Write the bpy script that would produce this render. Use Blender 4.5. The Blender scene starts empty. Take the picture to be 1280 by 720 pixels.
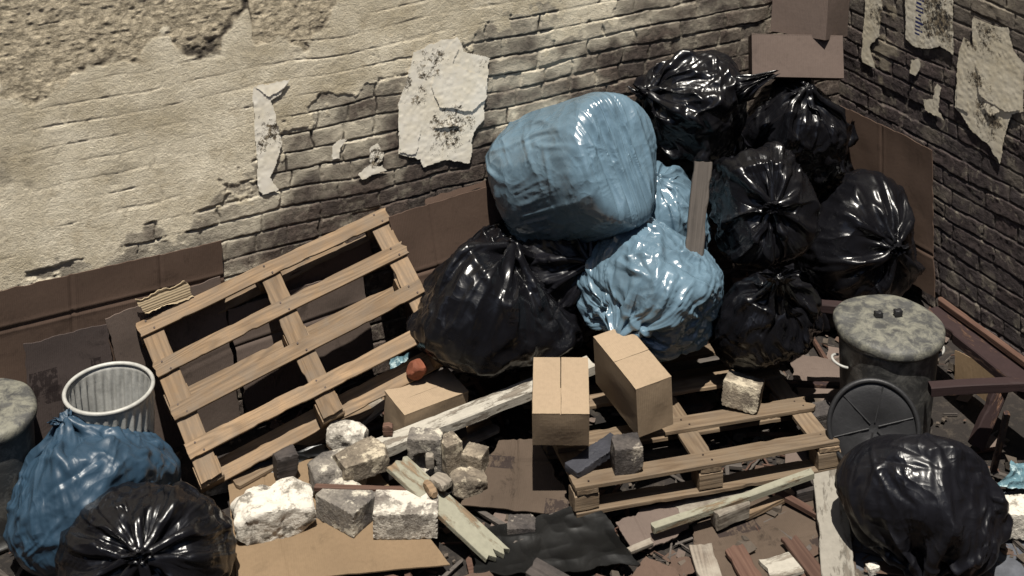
import bpy, bmesh, math, random
import numpy as np
from mathutils import Vector, Matrix

# ------------------------------------------------------------------ camera model and places
F, PX, PY, H = 1830.0, 680.0, -280.0, 4.0          # focal length and principal point in photo pixels, eye height in metres
PITCH = math.atan(350 / 1830.0)
RI = np.array([1, 0, 0.]); FW = np.array([0, math.cos(PITCH), -math.sin(PITCH)]); DN = np.array([0, -math.sin(PITCH), -math.cos(PITCH)])
EYE = np.array([0, 0, H])
def ray(x, y): return RI * (x - PX) / F + DN * (y - PY) / F + FW
def at(x, y, z=0.0):
    d = ray(x, y); return EYE + d * ((z - H) / d[2])
def proj(p):
    q = p - EYE; dz = q @ FW
    return PX + F * (q @ RI) / dz, PY + F * (q @ DN) / dz
CORNER = at(1042, 300)
_a = math.atan(3470 / 1863.0)
UL = np.array([-math.sin(_a), -math.cos(_a), 0]); UR = np.array([-UL[1], UL[0], 0])
def W(x, y, w, off=0.0):                            # a point at distance off in front of the left ('l') or right ('r') wall
    n = UR if w == 'l' else UL
    d = ray(x, y); return EYE + d * (((CORNER - EYE) @ n + off) / (d @ n))
def V(p): return Vector([float(c) for c in p])
def unit(v): v = np.array(v, float); return v / np.linalg.norm(v)

scene = bpy.context.scene
COL = scene.collection
rng = np.random.default_rng(7)

# ------------------------------------------------------------------ noise
def _hash(ix, iy, iz, seed):
    h = (ix.astype(np.int64) * 374761393 + iy.astype(np.int64) * 668265263 + iz.astype(np.int64) * 2147483647 + seed * 974634777) & 0xffffffff
    h = ((h ^ (h >> 13)) * 1274126177) & 0xffffffff
    h = ((h ^ (h >> 16)) * 2246822519) & 0xffffffff
    return ((h ^ (h >> 15)) & 0xffff) / 65535.0
def vnoise(x, y, z=None, seed=0):
    x = np.asarray(x, float); y = np.asarray(y, float)
    z = np.zeros_like(x) if z is None else np.asarray(z, float)
    fx, fy, fz = np.floor(x), np.floor(y), np.floor(z)
    tx, ty, tz = x - fx, y - fy, z - fz
    tx = tx * tx * tx * (tx * (tx * 6 - 15) + 10); ty = ty * ty * ty * (ty * (ty * 6 - 15) + 10); tz = tz * tz * (3 - 2 * tz)
    r = 0
    for dx in (0, 1):
        for dy in (0, 1):
            for dz in (0, 1):
                w = (tx if dx else 1 - tx) * (ty if dy else 1 - ty) * (tz if dz else 1 - tz)
                r = r + w * _hash(fx + dx, fy + dy, fz + dz, seed)
    return r * 2 - 1
def fbm(x, y, z=None, o=4, seed=0, gain=.5):
    a, s, r = 1.0, 0.0, 0
    x = np.asarray(x, float); y = np.asarray(y, float)
    zz = np.zeros_like(x) if z is None else np.asarray(z, float)
    for i in range(o):
        r = r + a * vnoise(x, y, zz, seed + i * 17); s += a; a *= gain
        x = x * 2.03 + 5.1; y = y * 2.03 + 1.7; zz = zz * 2.03 + 9.2
    return r / s
def ridged(x, y, z=None, seed=0): return 1 - 2 * np.abs(vnoise(x, y, z, seed))
def sst(a, b, x):
    t = np.clip((x - a) / (b - a), 0, 1); return t * t * (3 - 2 * t)

# ------------------------------------------------------------------ objects
def tag(o, label=None, cat=None, group=None, kind=None):
    if label: o['label'] = label
    if cat: o['category'] = cat
    if group: o['group'] = group
    if kind: o['kind'] = kind
    return o
def empty(name, loc, label=None, cat=None, group=None, M=None):
    o = bpy.data.objects.new(name, None); COL.objects.link(o); o.empty_display_size = .1
    o.matrix_world = M if M is not None else Matrix.Translation(V(loc))
    return tag(o, label, cat, group)
def link(name, me, mat, parent=None, M=None):
    o = bpy.data.objects.new(name, me); COL.objects.link(o)
    for m in (mat if isinstance(mat, (list, tuple)) else [mat]): me.materials.append(m)
    if parent: o.parent = parent
    if M is not None: o.matrix_basis = M
    return o
def mesh_np(name, verts, quads, smooth=True, tris=None):
    me = bpy.data.meshes.new(name)
    v = np.ascontiguousarray(verts, np.float32); q = np.ascontiguousarray(quads, np.int32)
    nq = len(q); nt = 0 if tris is None else len(tris)
    me.vertices.add(len(v)); me.vertices.foreach_set('co', v.ravel())
    loops = q.ravel() if nt == 0 else np.concatenate([q.ravel(), np.asarray(tris, np.int32).ravel()])
    me.loops.add(len(loops)); me.loops.foreach_set('vertex_index', loops)
    me.polygons.add(nq + nt)
    st = np.concatenate([np.arange(nq) * 4, nq * 4 + np.arange(nt) * 3]).astype(np.int32)
    me.polygons.foreach_set('loop_start', st)
    me.polygons.foreach_set('use_smooth', np.full(nq + nt, smooth))
    me.update(calc_edges=True); me.validate()
    return me
def grid_quads(nu, nv, off=0, wrap=False):
    i, j = np.meshgrid(np.arange(nu if wrap else nu - 1), np.arange(nv - 1), indexing='ij')
    i2 = (i + 1) % nu
    return np.stack([i * nv + j, i2 * nv + j, i2 * nv + j + 1, i * nv + j + 1], -1).reshape(-1, 4) + off
def color_attr(me, name, rgba):
    a = me.color_attributes.new(name, 'FLOAT_COLOR', 'POINT')
    a.data.foreach_set('color', np.ascontiguousarray(rgba, np.float32).ravel())
def frame(x, zhint, loc=(0, 0, 0)):                # matrix whose X runs along x and Z is as close to zhint as can be
    x = unit(x); y = unit(np.cross(zhint, x)); z = np.cross(x, y)
    M = Matrix(((x[0], y[0], z[0], loc[0]), (x[1], y[1], z[1], loc[1]), (x[2], y[2], z[2], loc[2]), (0, 0, 0, 1)))
    return M

# ------------------------------------------------------------------ materials
class NT:
    def __init__(s, name, rough=.8, metal=0.0, spec=.3):
        s.m = bpy.data.materials.new(name); s.m.use_nodes = True; s.t = s.m.node_tree
        s.b = s.t.nodes['Principled BSDF']; s.b.inputs['Roughness'].default_value = rough
        s.b.inputs['Metallic'].default_value = metal; s.b.inputs['Specular IOR Level'].default_value = spec
    def n(s, typ, **k):
        nd = s.t.nodes.new(typ)
        for a, v in k.items(): setattr(nd, a, v)
        return nd
    def l(s, a, b): s.t.links.new(a, b)
    def coords(s, scale=(1, 1, 1), rand=True, loc=(0, 0, 0)):
        tc = s.n('ShaderNodeTexCoord'); mp = s.n('ShaderNodeMapping'); mp.inputs['Scale'].default_value = scale; mp.inputs['Location'].default_value = loc
        if rand:
            oi = s.n('ShaderNodeObjectInfo'); vm = s.n('ShaderNodeVectorMath', operation='MULTIPLY_ADD')
            cb = s.n('ShaderNodeCombineXYZ')
            for k in range(3): s.l(oi.outputs['Random'], cb.inputs[k])
            s.l(cb.outputs[0], vm.inputs[0]); vm.inputs[1].default_value = (17, 31, 53); s.l(tc.outputs['Object'], vm.inputs[2])
            s.l(vm.outputs[0], mp.inputs[0])
        else: s.l(tc.outputs['Object'], mp.inputs[0])
        return mp.outputs[0]
    def noise(s, vec, scale, detail=4, rough=.55, dist=0.0):
        nd = s.n('ShaderNodeTexNoise'); s.l(vec, nd.inputs['Vector'])
        nd.inputs['Scale'].default_value = scale; nd.inputs['Detail'].default_value = detail
        nd.inputs['Roughness'].default_value = rough; nd.inputs['Distortion'].default_value = dist
        return nd.outputs['Fac']
    def ramp(s, fac, stops, interp='LINEAR'):
        r = s.n('ShaderNodeValToRGB'); r.color_ramp.interpolation = interp; e = r.color_ramp.elements
        while len(e) < len(stops): e.new(.5)
        for k, (p, c) in enumerate(stops):
            e[k].position = p; e[k].color = (c, c, c, 1) if isinstance(c, (int, float)) else (*c, 1)
        s.l(fac, r.inputs[0]); return r.outputs[0]
    def mix(s, fac, a, b, mode='MIX'):
        m = s.n('ShaderNodeMix', data_type='RGBA', blend_type=mode)
        for sock, v in ((m.inputs[0], fac), (m.inputs[6], a), (m.inputs[7], b)):
            if hasattr(v, 'is_linked'): s.l(v, sock)
            elif isinstance(v, (int, float)): sock.default_value = v if sock == m.inputs[0] else (v, v, v, 1)
            else: sock.default_value = (*v, 1)
        return m.outputs[2]
    def math(s, op, a, b=0.0, c=None):
        m = s.n('ShaderNodeMath', operation=op)
        for k, v in enumerate((a, b) if c is None else (a, b, c)):
            if hasattr(v, 'is_linked'): s.l(v, m.inputs[k])
            else: m.inputs[k].default_value = v
        return m.outputs[0]
    def bump(s, h, strength=.5, dist=.01):
        b = s.n('ShaderNodeBump'); b.inputs['Strength'].default_value = strength; b.inputs['Distance'].default_value = dist
        s.l(h, b.inputs['Height']); s.l(b.outputs[0], s.b.inputs['Normal'])
    def color(s, c): s.l(c, s.b.inputs['Base Color'])
    def rough(s, r): s.l(r, s.b.inputs['Roughness'])

KC = .84
def kc(c): return tuple(x * KC for x in c) if c else c
def m_wood(name, light, dark, grain=30, weather=None, wamt=.5, paint=None, pthr=.5):
    light, dark, weather, paint = kc(light), kc(dark), kc(weather), kc(paint)
    t = NT(name, .75, spec=.25)
    v = t.coords((1, 1, 1))
    st = t.n('ShaderNodeMapping'); st.inputs['Scale'].default_value = (.7, 5.5, 5.5); t.l(v, st.inputs[0])
    ring = t.noise(st.outputs[0], 1.6, 1.5, .4, .3)
    s = t.math('SINE', t.math('MULTIPLY', ring, grain * 2.6)); s = t.math('MULTIPLY_ADD', s, .5, .5)
    fb = t.n('ShaderNodeMapping'); fb.inputs['Scale'].default_value = (5, 130, 130); t.l(v, fb.inputs[0])
    fib = t.noise(fb.outputs[0], 1.0, 5, .6)
    blot = t.noise(v, 5, 4, .6)
    c = t.mix(t.math('MULTIPLY', t.math('POWER', s, 2.2), .75), light, dark)
    c = t.mix(t.ramp(fib, [(.35, 0.0), (.7, .55)]), c, tuple(x * .55 for x in dark))
    c = t.mix(t.ramp(blot, [(.35, 0.0), (.75, .6)]), c, tuple(.5 * (a + b) * .7 for a, b in zip(light, dark)))
    oi = t.n('ShaderNodeObjectInfo')
    hv = t.n('ShaderNodeHueSaturation'); t.l(c, hv.inputs['Color']); t.l(t.math('MULTIPLY_ADD', oi.outputs['Random'], .5, .75), hv.inputs['Value']); c = hv.outputs[0]
    if weather:
        g = t.noise(v, 11, 6, .7); c = t.mix(t.ramp(g, [(.38, 0.0), (.66, wamt)]), c, weather)
    if paint:
        ps = t.n('ShaderNodeMapping'); ps.inputs['Scale'].default_value = (3, 11, 11); t.l(v, ps.inputs[0])
        g = t.noise(ps.outputs[0], 1.6, 8, .72); msk = t.ramp(g, [(pthr - .03, 0.0), (pthr + .03, 1.0)])
        c = t.mix(msk, c, t.mix(t.ramp(t.noise(v, 30, 5, .7), [(.3, 0.0), (.75, .6)]), paint, tuple(x * .6 for x in paint)))
        t.bump(t.math('ADD', t.math('MULTIPLY', fib, .5), msk), .6, .004)
    else: t.bump(t.math('ADD', fib, t.math('MULTIPLY', s, .35)), .55, .004)
    t.color(c); return t.m
def m_card(name, base, dark=.6, stain=.3, prints=False, pale=None):
    base, pale = kc(base), kc(pale)
    t = NT(name, .85, spec=.15)
    v = t.coords(); c = base
    big = t.noise(v, 2.6, 5, .6); fine = t.noise(v, 60, 3, .6)
    d = tuple(x * dark for x in base)
    c = t.mix(t.ramp(big, [(.35, 0.0), (.72, .75)]), c, d)
    wv = t.n('ShaderNodeTexWave', bands_direction='X'); t.l(v, wv.inputs['Vector']); wv.inputs['Scale'].default_value = 38; wv.inputs['Distortion'].default_value = .4
    c = t.mix(t.math('MULTIPLY', wv.outputs['Fac'], .10), c, d)
    c = t.mix(t.ramp(fine, [(.4, 0.0), (.8, .25)]), c, tuple(x * .5 for x in base))
    bl = t.noise(v, 7, 7, .75, .6)
    c = t.mix(t.ramp(bl, [(.56, 0.0), (.66, stain)]), c, tuple(x * .3 for x in base))
    if pale:
        c = t.mix(t.ramp(t.noise(v, 4.3, 6, .7, .4), [(.5, 0.0), (.6, .7)]), c, pale)
    if prints:                                     # worn dark printing: blurred blocks broken by scuffs
        tc = t.n('ShaderNodeTexCoord')
        for (x, y, w, h, k) in prints:
            sp = t.n('ShaderNodeSeparateXYZ'); t.l(tc.outputs['Object'], sp.inputs[0])
            mx = t.math('LESS_THAN', t.math('ABSOLUTE', t.math('SUBTRACT', sp.outputs[0], x)), w)
            my = t.math('LESS_THAN', t.math('ABSOLUTE', t.math('SUBTRACT', sp.outputs[1], y)), h)
            sc = t.n('ShaderNodeMapping'); sc.inputs['Scale'].default_value = (k, k * .6, 1); t.l(v, sc.inputs[0])
            nn = t.ramp(t.noise(sc.outputs[0], 1, 4, .7), [(.42, 0.0), (.5, .8)])
            c = t.mix(t.math('MULTIPLY', t.math('MULTIPLY', mx, my), nn), c, (.018, .013, .013))
    t.bump(t.math('ADD', t.math('MULTIPLY', wv.outputs['Fac'], .35), t.math('MULTIPLY', fine, .5)), .3, .004)
    t.color(c); return t.m
def m_bag(name, col, rough=.3, spec=.5, bmp=.5, sheen=None):
    t = NT(name, rough, spec=spec)
    v = t.coords()
    def rdg(scale, sc, dist, off):
        mp = t.n('ShaderNodeMapping'); mp.inputs['Scale'].default_value = sc; mp.inputs['Location'].default_value = off; mp.inputs['Rotation'].default_value = (off[0], off[1], off[2]); t.l(v, mp.inputs[0])
        nd = t.n('ShaderNodeTexNoise'); nd.noise_type = 'RIDGED_MULTIFRACTAL'; t.l(mp.outputs[0], nd.inputs['Vector'])
        for k_, v_ in (('Scale', scale), ('Detail', 2.5), ('Roughness', .45), ('Lacunarity', 2.1), ('Distortion', dist), ('Offset', .9), ('Gain', 1.6)): nd.inputs[k_].default_value = v_
        return nd.outputs['Fac']
    n1 = t.math('ADD', rdg(5.0, (1, 1, .45), .5, (.3, .9, .2)), rdg(8.5, (1, .5, 1), .4, (1.3, .4, 2.1)))
    n1 = t.math('MULTIPLY', n1, t.ramp(t.noise(v, 4, 2, .5), [(.36, .25), (.62, 1.0)]))
    n2 = t.noise(v, 48, 3, .6, .6)
    t.color(t.mix(t.ramp(t.noise(v, 3, 4, .6), [(.35, 0.0), (.7, .7)]), col, tuple(c * .62 for c in col)))
    t.rough(t.ramp(t.noise(v, 5, 4, .6), [(.3, rough * .8), (.7, rough * 1.45)]))
    t.bump(t.math('ADD', n1, t.math('MULTIPLY', n2, .10)), bmp, .014)
    return t.m
def m_stone(name, base, dark, white=None, wthr=.5, scale=9):
    base, dark, white = kc(base), kc(dark), kc(white)
    t = NT(name, .9, spec=.2); v = t.coords()
    c = t.mix(t.ramp(t.noise(v, scale, 7, .68, .3), [(.36, 0.0), (.64, 1.0)]), dark, base)
    c = t.mix(t.ramp(t.noise(v, 70, 4, .7), [(.42, 0.0), (.72, .6)]), c, tuple(x * .4 for x in dark))
    if white: c = t.mix(t.ramp(t.noise(v, scale * 1.4, 8, .72), [(wthr - .04, 0.0), (wthr + .04, 1.0)]), c, white)
    t.bump(t.math('ADD', t.noise(v, 28, 8, .7), t.math('MULTIPLY', t.noise(v, 120, 3, .6), .3)), .8, .012)
    t.color(c); return t.m
def m_plain(name, col, rough=.8, var=.6, scale=12, bump=.4, metal=0.0, spec=.3, second=None, thr=.5, soft=.05):
    t = NT(name, rough, metal, spec); v = t.coords()
    c = t.mix(t.ramp(t.noise(v, scale, 6, .65), [(.35, 0.0), (.68, 1.0)]), col, tuple(x * var for x in col))
    if second: c = t.mix(t.ramp(t.noise(v, scale * 1.7, 8, .72, .4), [(thr - soft, 0.0), (thr + soft * 1.4, 1.0)]), c, second)
    t.bump(t.noise(v, scale * 5, 6, .65), bump, .006); t.color(c); return t.m

MAT = {}
MAT['pallet'] = m_wood('pallet_pine', (.29, .195, .115), (.15, .098, .056), 26, weather=(.15, .125, .10), wamt=.55)
MAT['palletdark'] = m_wood('pallet_pine_old', (.235, .17, .11), (.12, .08, .05), 26, weather=(.15, .12, .09), wamt=.5)
MAT['greywood'] = m_wood('grey_weathered_wood', (.25, .21, .17), (.10, .08, .065), 22, weather=(.34, .31, .26), wamt=.7)
MAT['whitewood'] = m_wood('flaking_white_paint_wood', (.25, .215, .175), (.12, .10, .08), 22, paint=(.42, .39, .335), pthr=.46)
MAT['greypaint'] = m_wood('worn_grey_paint_wood', (.20, .175, .145), (.09, .08, .065), 22, paint=(.27, .25, .215), pthr=.44)
MAT['greenwood'] = m_wood('pale_green_paint_wood', (.26, .19, .12), (.1, .07, .045), 22, paint=(.275, .265, .205), pthr=.45)
MAT['redwood'] = m_wood('dark_red_paint_wood', (.18, .10, .065), (.08, .045, .03), 22, paint=(.032, .018, .018), pthr=.42)
MAT['rawred'] = m_wood('splintered_red_wood', (.125, .072, .052), (.075, .038, .028), 30)
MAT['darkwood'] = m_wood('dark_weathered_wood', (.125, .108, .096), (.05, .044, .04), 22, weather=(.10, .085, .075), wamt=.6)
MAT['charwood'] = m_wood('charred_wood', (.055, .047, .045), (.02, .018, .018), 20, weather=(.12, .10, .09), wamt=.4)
MAT['carton'] = m_card('carton_board', (.335, .252, .172), .84, .10)
MAT['cartonshade'] = m_card('shaded_carton_board', (.135, .102, .088), .8, .2)  # carton board darkened: the shade on the corner cartons is in the colour
MAT['cartonbrown'] = m_card('brown_cardboard', (.108, .072, .055), .72, .35)
MAT['cartonflat'] = m_card('flat_cardboard', (.215, .15, .092), .75, .25)
MAT['cartondirty'] = m_card('dirty_cardboard', (.098, .072, .054), .5, .8, prints=[(.18, -.14, .06, .05, 60), (-.12, .05, .09, .03, 45)])
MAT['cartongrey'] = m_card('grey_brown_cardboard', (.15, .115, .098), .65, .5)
MAT['cartonprint'] = m_card('printed_carton', (.09, .07, .065), .7, .6, prints=[(-.11, .045, .055, .05, 75), (-.10, -.015, .06, .035, 25), (.045, .0, .055, .022, 70), (.10, .06, .02, .03, 60)])
MAT['cartonedge'] = m_card('torn_corrugated_card', (.48, .38, .25), .6, .3)
MAT['blackbag'] = m_bag('black_plastic_film', (.005, .005, .0065), .23, .36, .42)
MAT['blackmatt'] = m_bag('matt_black_plastic_film', (.007, .007, .0095), .31, .32, .5)
MAT['bluebag'] = m_bag('blue_plastic_film', (.105, .168, .222), .24, .75, .5)
MAT['bluedeep'] = m_bag('deep_blue_plastic_film', (.022, .048, .080), .42, .38, .5)
MAT['stone'] = m_stone('grey_rubble', (.30, .27, .23), (.10, .09, .085), (.52, .48, .40), .56)
MAT['stonewhite'] = m_stone('whitewashed_rubble', (.34, .31, .26), (.13, .115, .10), (.62, .58, .51), .45)
MAT['stonepale'] = m_stone('pale_grey_rubble', (.40, .37, .32), (.15, .13, .115), (.58, .54, .47), .50)
MAT['stonedark'] = m_stone('soot_dark_rubble', (.12, .105, .095), (.045, .04, .04), (.35, .31, .26), .62)
MAT['stonetan'] = m_stone('tan_rubble', (.30, .25, .19), (.12, .10, .08), (.48, .42, .32), .55)
MAT['slate'] = m_plain('blue_black_slate', (.035, .036, .045), .6, .6, 14, .5)
MAT['orange'] = m_plain('orange_clay', (.20, .065, .035), .8, .6, 10, .5)
MAT['zinc'] = m_plain('mottled_zinc', (.42, .415, .39), .55, .55, 9, .25, .15, .4)
MAT['lidzinc'] = m_plain('mottled_lid_zinc', (.075, .075, .073), .65, .5, 9, .6, .2, .4, second=(.17, .165, .135), thr=.50, soft=.07)
MAT['darkzinc'] = m_plain('sooty_zinc', (.075, .075, .075), .5, .55, 6, .35, .4, .4, second=(.22, .215, .20), thr=.57, soft=.1)
MAT['blackrub'] = m_plain('black_steel', (.022, .022, .024), .5, .7, 9, .25, .2, .4)
MAT['nail'] = m_plain('rusty_nail', (.05, .035, .03), .6, .7, 30, .1, .4)
MAT['tape'] = m_plain('packing_tape', (.30, .20, .11), .35, .8, 20, .1)
MAT['film'] = m_bag('dark_polythene', (.004, .004, .004), .36, .25, .15)
MAT['cloth'] = m_plain('grey_blue_cloth', (.085, .09, .105), .95, .6, 16, .6)
MAT['bluecloth'] = m_plain('pale_blue_rag', (.10, .19, .23), .9, .4, 18, .8, second=(.35, .45, .47), thr=.55)
MAT['debris'] = m_plain('mixed_debris', (.085, .068, .054), .9, .4, 5, .5, second=(.22, .19, .15), thr=.64)

def m_ground():
    t = NT('grimy_concrete', .9, spec=.2); v = t.coords(rand=False)
    c = t.mix(t.ramp(t.noise(v, 1.3, 7, .65), [(.35, 0.0), (.7, 1.0)]), (.028, .023, .021), (.012, .011, .0105))
    c = t.mix(t.ramp(t.noise(v, 22, 6, .7), [(.5, 0.0), (.75, .6)]), c, (.085, .07, .055))
    c = t.mix(t.ramp(t.noise(v, 90, 4, .7), [(.55, 0.0), (.7, .6)]), c, (.02, .018, .016))
    t.bump(t.math('ADD', t.noise(v, 30, 8, .7), t.noise(v, 160, 3, .6)), .7, .01); t.color(c); return t.m
def m_wall(name, plaster, brick1, brick2, mortar):
    t = NT(name, .93, spec=.15); v = t.coords(rand=False)
    a = t.n('ShaderNodeVertexColor', layer_name='mask'); sp = t.n('ShaderNodeSeparateColor'); t.l(a.outputs['Color'], sp.inputs[0])
    b2 = t.n('ShaderNodeVertexColor', layer_name='mask2'); sp2 = t.n('ShaderNodeSeparateColor'); t.l(b2.outputs['Color'], sp2.inputs[0])
    br = t.mix(sp.outputs[2], brick1, brick2)
    br = t.mix(t.ramp(t.noise(v, 34, 10, .8), [(.42, 0.0), (.62, .85)]), br, tuple(x * .38 for x in brick1))
    br = t.mix(t.ramp(t.noise(v, 14, 7, .7, .5), [(.55, 0.0), (.66, .6)]), br, (.30, .265, .21))
    mo = t.mix(t.ramp(t.noise(v, 17, 7, .7), [(.44, 0.0), (.58, 1.0)]), tuple(x * .16 for x in mortar), mortar)
    c = t.mix(sp.outputs[1], br, mo)
    pl = t.mix(t.ramp(t.noise(v, 3.2, 7, .65), [(.36, 0.0), (.66, 1.0)]), plaster, tuple(x * k for x, k in zip(plaster, (.60, .57, .51))))
    pl = t.mix(t.ramp(t.noise(v, 11, 8, .75, .3), [(.54, 0.0), (.66, .6)]), pl, tuple(x * k for x, k in zip(plaster, (.56, .52, .46))))
    pl = t.mix(t.ramp(t.noise(v, 60, 8, .8), [(.50, 0.0), (.68, .6)]), pl, tuple(x * .5 for x in plaster))
    c = t.mix(sp2.outputs[1], c, tuple(x * .72 for x in plaster))      # thin lime wash over the bricks
    c = t.mix(sp.outputs[0], c, pl)
    er = t.mix(t.ramp(t.noise(v, 26, 9, .82), [(.42, 0.0), (.58, 1.0)]), (.34, .29, .21), (.66, .57, .42))
    c = t.mix(sp2.outputs[0], c, er)
    c = t.mix(sp2.outputs[2], c, (.045, .037, .033))
    t.bump(t.math('ADD', t.noise(v, 38, 8, .78), t.math('MULTIPLY', t.noise(v, 150, 4, .7), .8)), .85, .006)
    t.color(c); return t.m

# ------------------------------------------------------------------ the walls
def pw(x, pts):
    return np.interp(x, [p[0] for p in pts], [p[1] for p in pts])
def build_wall(name, side, label, umax, zvis, mat, step=.0042):
    u = np.concatenate([np.arange(-.06, umax, step), np.linspace(umax, umax + 2.6, 40)])
    z = np.concatenate([np.arange(-.05, zvis, step), np.linspace(zvis, 3.3, 24)])
    U, Z = np.meshgrid(u, z, indexing='ij'); U = U.ravel(); Z = Z.ravel()
    d, n = (UL, UR) if side == 'l' else (UR, UL)
    base = CORNER[None] + U[:, None] * d + Z[:, None] * np.array([0, 0, 1.])
    q = base - EYE; dz = np.maximum(q @ FW, .5)
    X = PX + F * (q @ RI) / dz; Y = PY + F * (q @ DN) / dz
    sd = 3 if side == 'l' else 91
    bh, bl = .0845, .27
    zw = Z + .013 * vnoise(U * 2.2, Z * 3, seed=sd) + .006 * vnoise(U * 9, Z * 9, seed=sd + 1)
    uw = U + .012 * vnoise(U * 6, Z * 8, seed=sd + 2) + .006 * vnoise(U * 25, Z * 25, seed=sd + 9)
    row = np.floor(zw / bh); fz = zw / bh - row
    hr = _hash(row, row * 0 + 3, row * 0, sd)
    uu = uw / bl + .5 * (row % 2) + .30 * hr
    # some courses have headers: half-length bricks
    hd = (_hash(row, row * 0 + 8, row * 0, sd) > .74); uu = np.where(hd, uu * 1.9, uu)
    cu = np.floor(uu); fu = uu - cu; L = np.where(hd, bl / 1.9, bl)
    rb = _hash(cu, row, cu * 0 + 2, sd); rb2 = _hash(cu, row, cu * 0 + 5, sd)
    ed = np.minimum(np.minimum(fu, 1 - fu) * L, np.minimum(fz, 1 - fz) * bh)
    ed = ed + .0055 * fbm(U * 38, Z * 38, o=3, seed=sd + 3) + .004 * vnoise(U * 11, Z * 11, seed=sd + 8)
    prof = sst(.001, .0085, ed)
    mort = 1 - sst(.002, .0065, ed)
    fill = sst(-.1, .5, fbm(U * 4, Z * 6, o=3, seed=sd + 4))          # how far the mortar still fills the joint
    dep = .0022 + .0042 * (1 - fill)
    h = prof * dep * (.55 + .7 * rb) - .005 * (rb2 > .92) * prof
    h += .0014 * fbm(U * 26, Z * 34, o=4, seed=sd + 5) * prof + .0009 * fbm(U * 60, Z * 60, o=3, seed=sd + 6)
    below = np.where(fz < .5, fz * bh, 9.0) + .0022 * fbm(U * 30, Z * 60, o=3, seed=sd + 30)
    gap = sst(.0075, .0035, below) * sst(-.22, .18, fbm(U * 5, Z * 9, o=4, seed=sd + 31))          # open joint under a brick
    gapv = sst(.006, .0025, np.minimum(fu, 1 - fu) * L + .002 * vnoise(U * 40, Z * 40, seed=sd + 32)) * sst(.1, .5, fbm(U * 7, Z * 7, o=3, seed=sd + 33))
    gap = np.maximum(gap, gapv)
    h = h - .003 * gap
    nb = fbm(U * 3.2, Z * 4.5, o=5, seed=sd + 7)
    nb2 = fbm(U * 9, Z * 9, o=4, seed=sd + 10)
    if side == 'l':
        yb = pw(X, [(-300, 520), (0, 430), (250, 315), (310, 225), (400, 130), (480, 75), (560, 55), (640, 50), (700, 30), (760, -20), (850, -90), (1200, -300)])
        tt = (yb - Y) + 105 * nb + 60 * nb2 + 34 * fbm(U * 24, Z * 24, o=4, seed=sd + 40)
        P = sst(-9, 8, tt)
        wash = np.clip(sst(-150, -10, tt) * (.62 + .6 * nb2) , 0, .85)
        wash = np.maximum(wash, .26 * sst(120, -80, Y - .16 * (1000 - X)) * sst(-.3, .5, nb2))
        ye = pw(X, [(-200, 60), (0, 112), (45, 128), (85, 112), (110, 82), (175, 84), (185, 55), (205, 28), (225, 52), (275, 62), (290, 30), (310, 6), (318, 60), (380, 50), (420, 10), (460, -40), (900, -200)])
        te = (ye - Y) + 26 * nb2 + 14 * nb
        te = te + 9 * fbm(U * 26, Z * 26, o=4, seed=sd + 41); E = sst(-3, 3.5, te) * P
        rim = np.exp(-((te - 7) / 9.0) ** 2) * P * sst(-.05, .45, fbm(U * 7, Z * 7, o=4, seed=77))
        crack = sst(.5, .7, fbm(U * 6, Z * 16, o=5, seed=55)) * sst(20, -60, Y - 100) * sst(330, 200, X)
        dark = np.clip(rim * .95 + crack * .85, 0, .95)
        spots = sst(.36, .62, fbm(U * 4.5, Z * 4.5, o=5, seed=31)) * P * .45
        dark = np.maximum(dark, gap * (1 - P * .9) * .92 + gap * P * .32 * sst(.15, .45, nb2))
        dark = np.maximum(dark, spots * sst(120, 260, Y) * sst(330, 150, X))
    else:
        P = sst(.5, .62, nb + .25 * nb2 + .5 * sst(60, -120, Y)) * .6
        wash = np.clip(.40 * sst(90, -60, Y - .25 * (X - 1100)) + .25 * sst(.1, .5, nb2), 0, .6)
        E = np.zeros_like(U); dark = gap * .9 * (1 - P)
    ph = .0068 + .0014 * fbm(U * 5, Z * 7, o=4, seed=sd + 20) + .0005 * fbm(U * 30, Z * 40, o=4, seed=sd + 21) + .0004 * fbm(U * 70, Z * 80, o=2, seed=sd + 22)
    ph = ph + .22 * (h - .004) * sst(-.35, .45, nb) * (.4 + .8 * sst(-.2, .5, nb))
    rough = .0045 + .0042 * fbm(U * 18, Z * 26, o=5, seed=sd + 23, gain=.66) + .0012 * ridged(U * 45, Z * 45, seed=sd + 24)
    ph = ph * (1 - E) + (rough) * E - .005 * dark * (P > .3)
    hh = h * (1 - P) + ph * P
    co = base + n[None] * (hh - .008)[:, None]
    quads = grid_quads(len(u), len(z)) if side == 'l' else grid_quads(len(u), len(z))[:, ::-1]
    one = np.ones_like(U)
    m1 = np.stack([P, mort * (.4 + .6 * fill), np.clip(rb * .8 + .2 * rb2, 0, 1), one], -1); m2 = np.stack([E, wash, dark, one], -1)
    if side == 'r':                                  # unseen walls above the frame and behind the camera, added to cut sky fill
        e0 = CORNER + UR * 4.3; e1 = CORNER + UR * 11.5; e2 = e1 + UL * 10.5; e3 = CORNER + UL * 10.5
        ring = np.array([p + np.array([0, 0, hz]) for p in (e0, e1, e2, e3, CORNER + UL * 7.1) for hz in (-.05, 3.3, 7.0)])
        top = np.array([CORNER + UL * 7.1 + [0, 0, 3.3], CORNER + UL * 7.1 + [0, 0, 7.], CORNER + [0, 0, 3.3], CORNER + [0, 0, 7.], e0 + [0, 0, 3.3], e0 + [0, 0, 7.]])
        n0 = len(co); rq = [[n0 + 3 * i + j, n0 + 3 * i + 3 + j, n0 + 3 * i + 4 + j, n0 + 3 * i + 1 + j] for i in range(4) for j in range(2)]
        b0 = n0 + len(ring); rq += [[b0 + 2 * i, b0 + 2 * i + 2, b0 + 2 * i + 3, b0 + 2 * i + 1] for i in range(2)]
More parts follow.
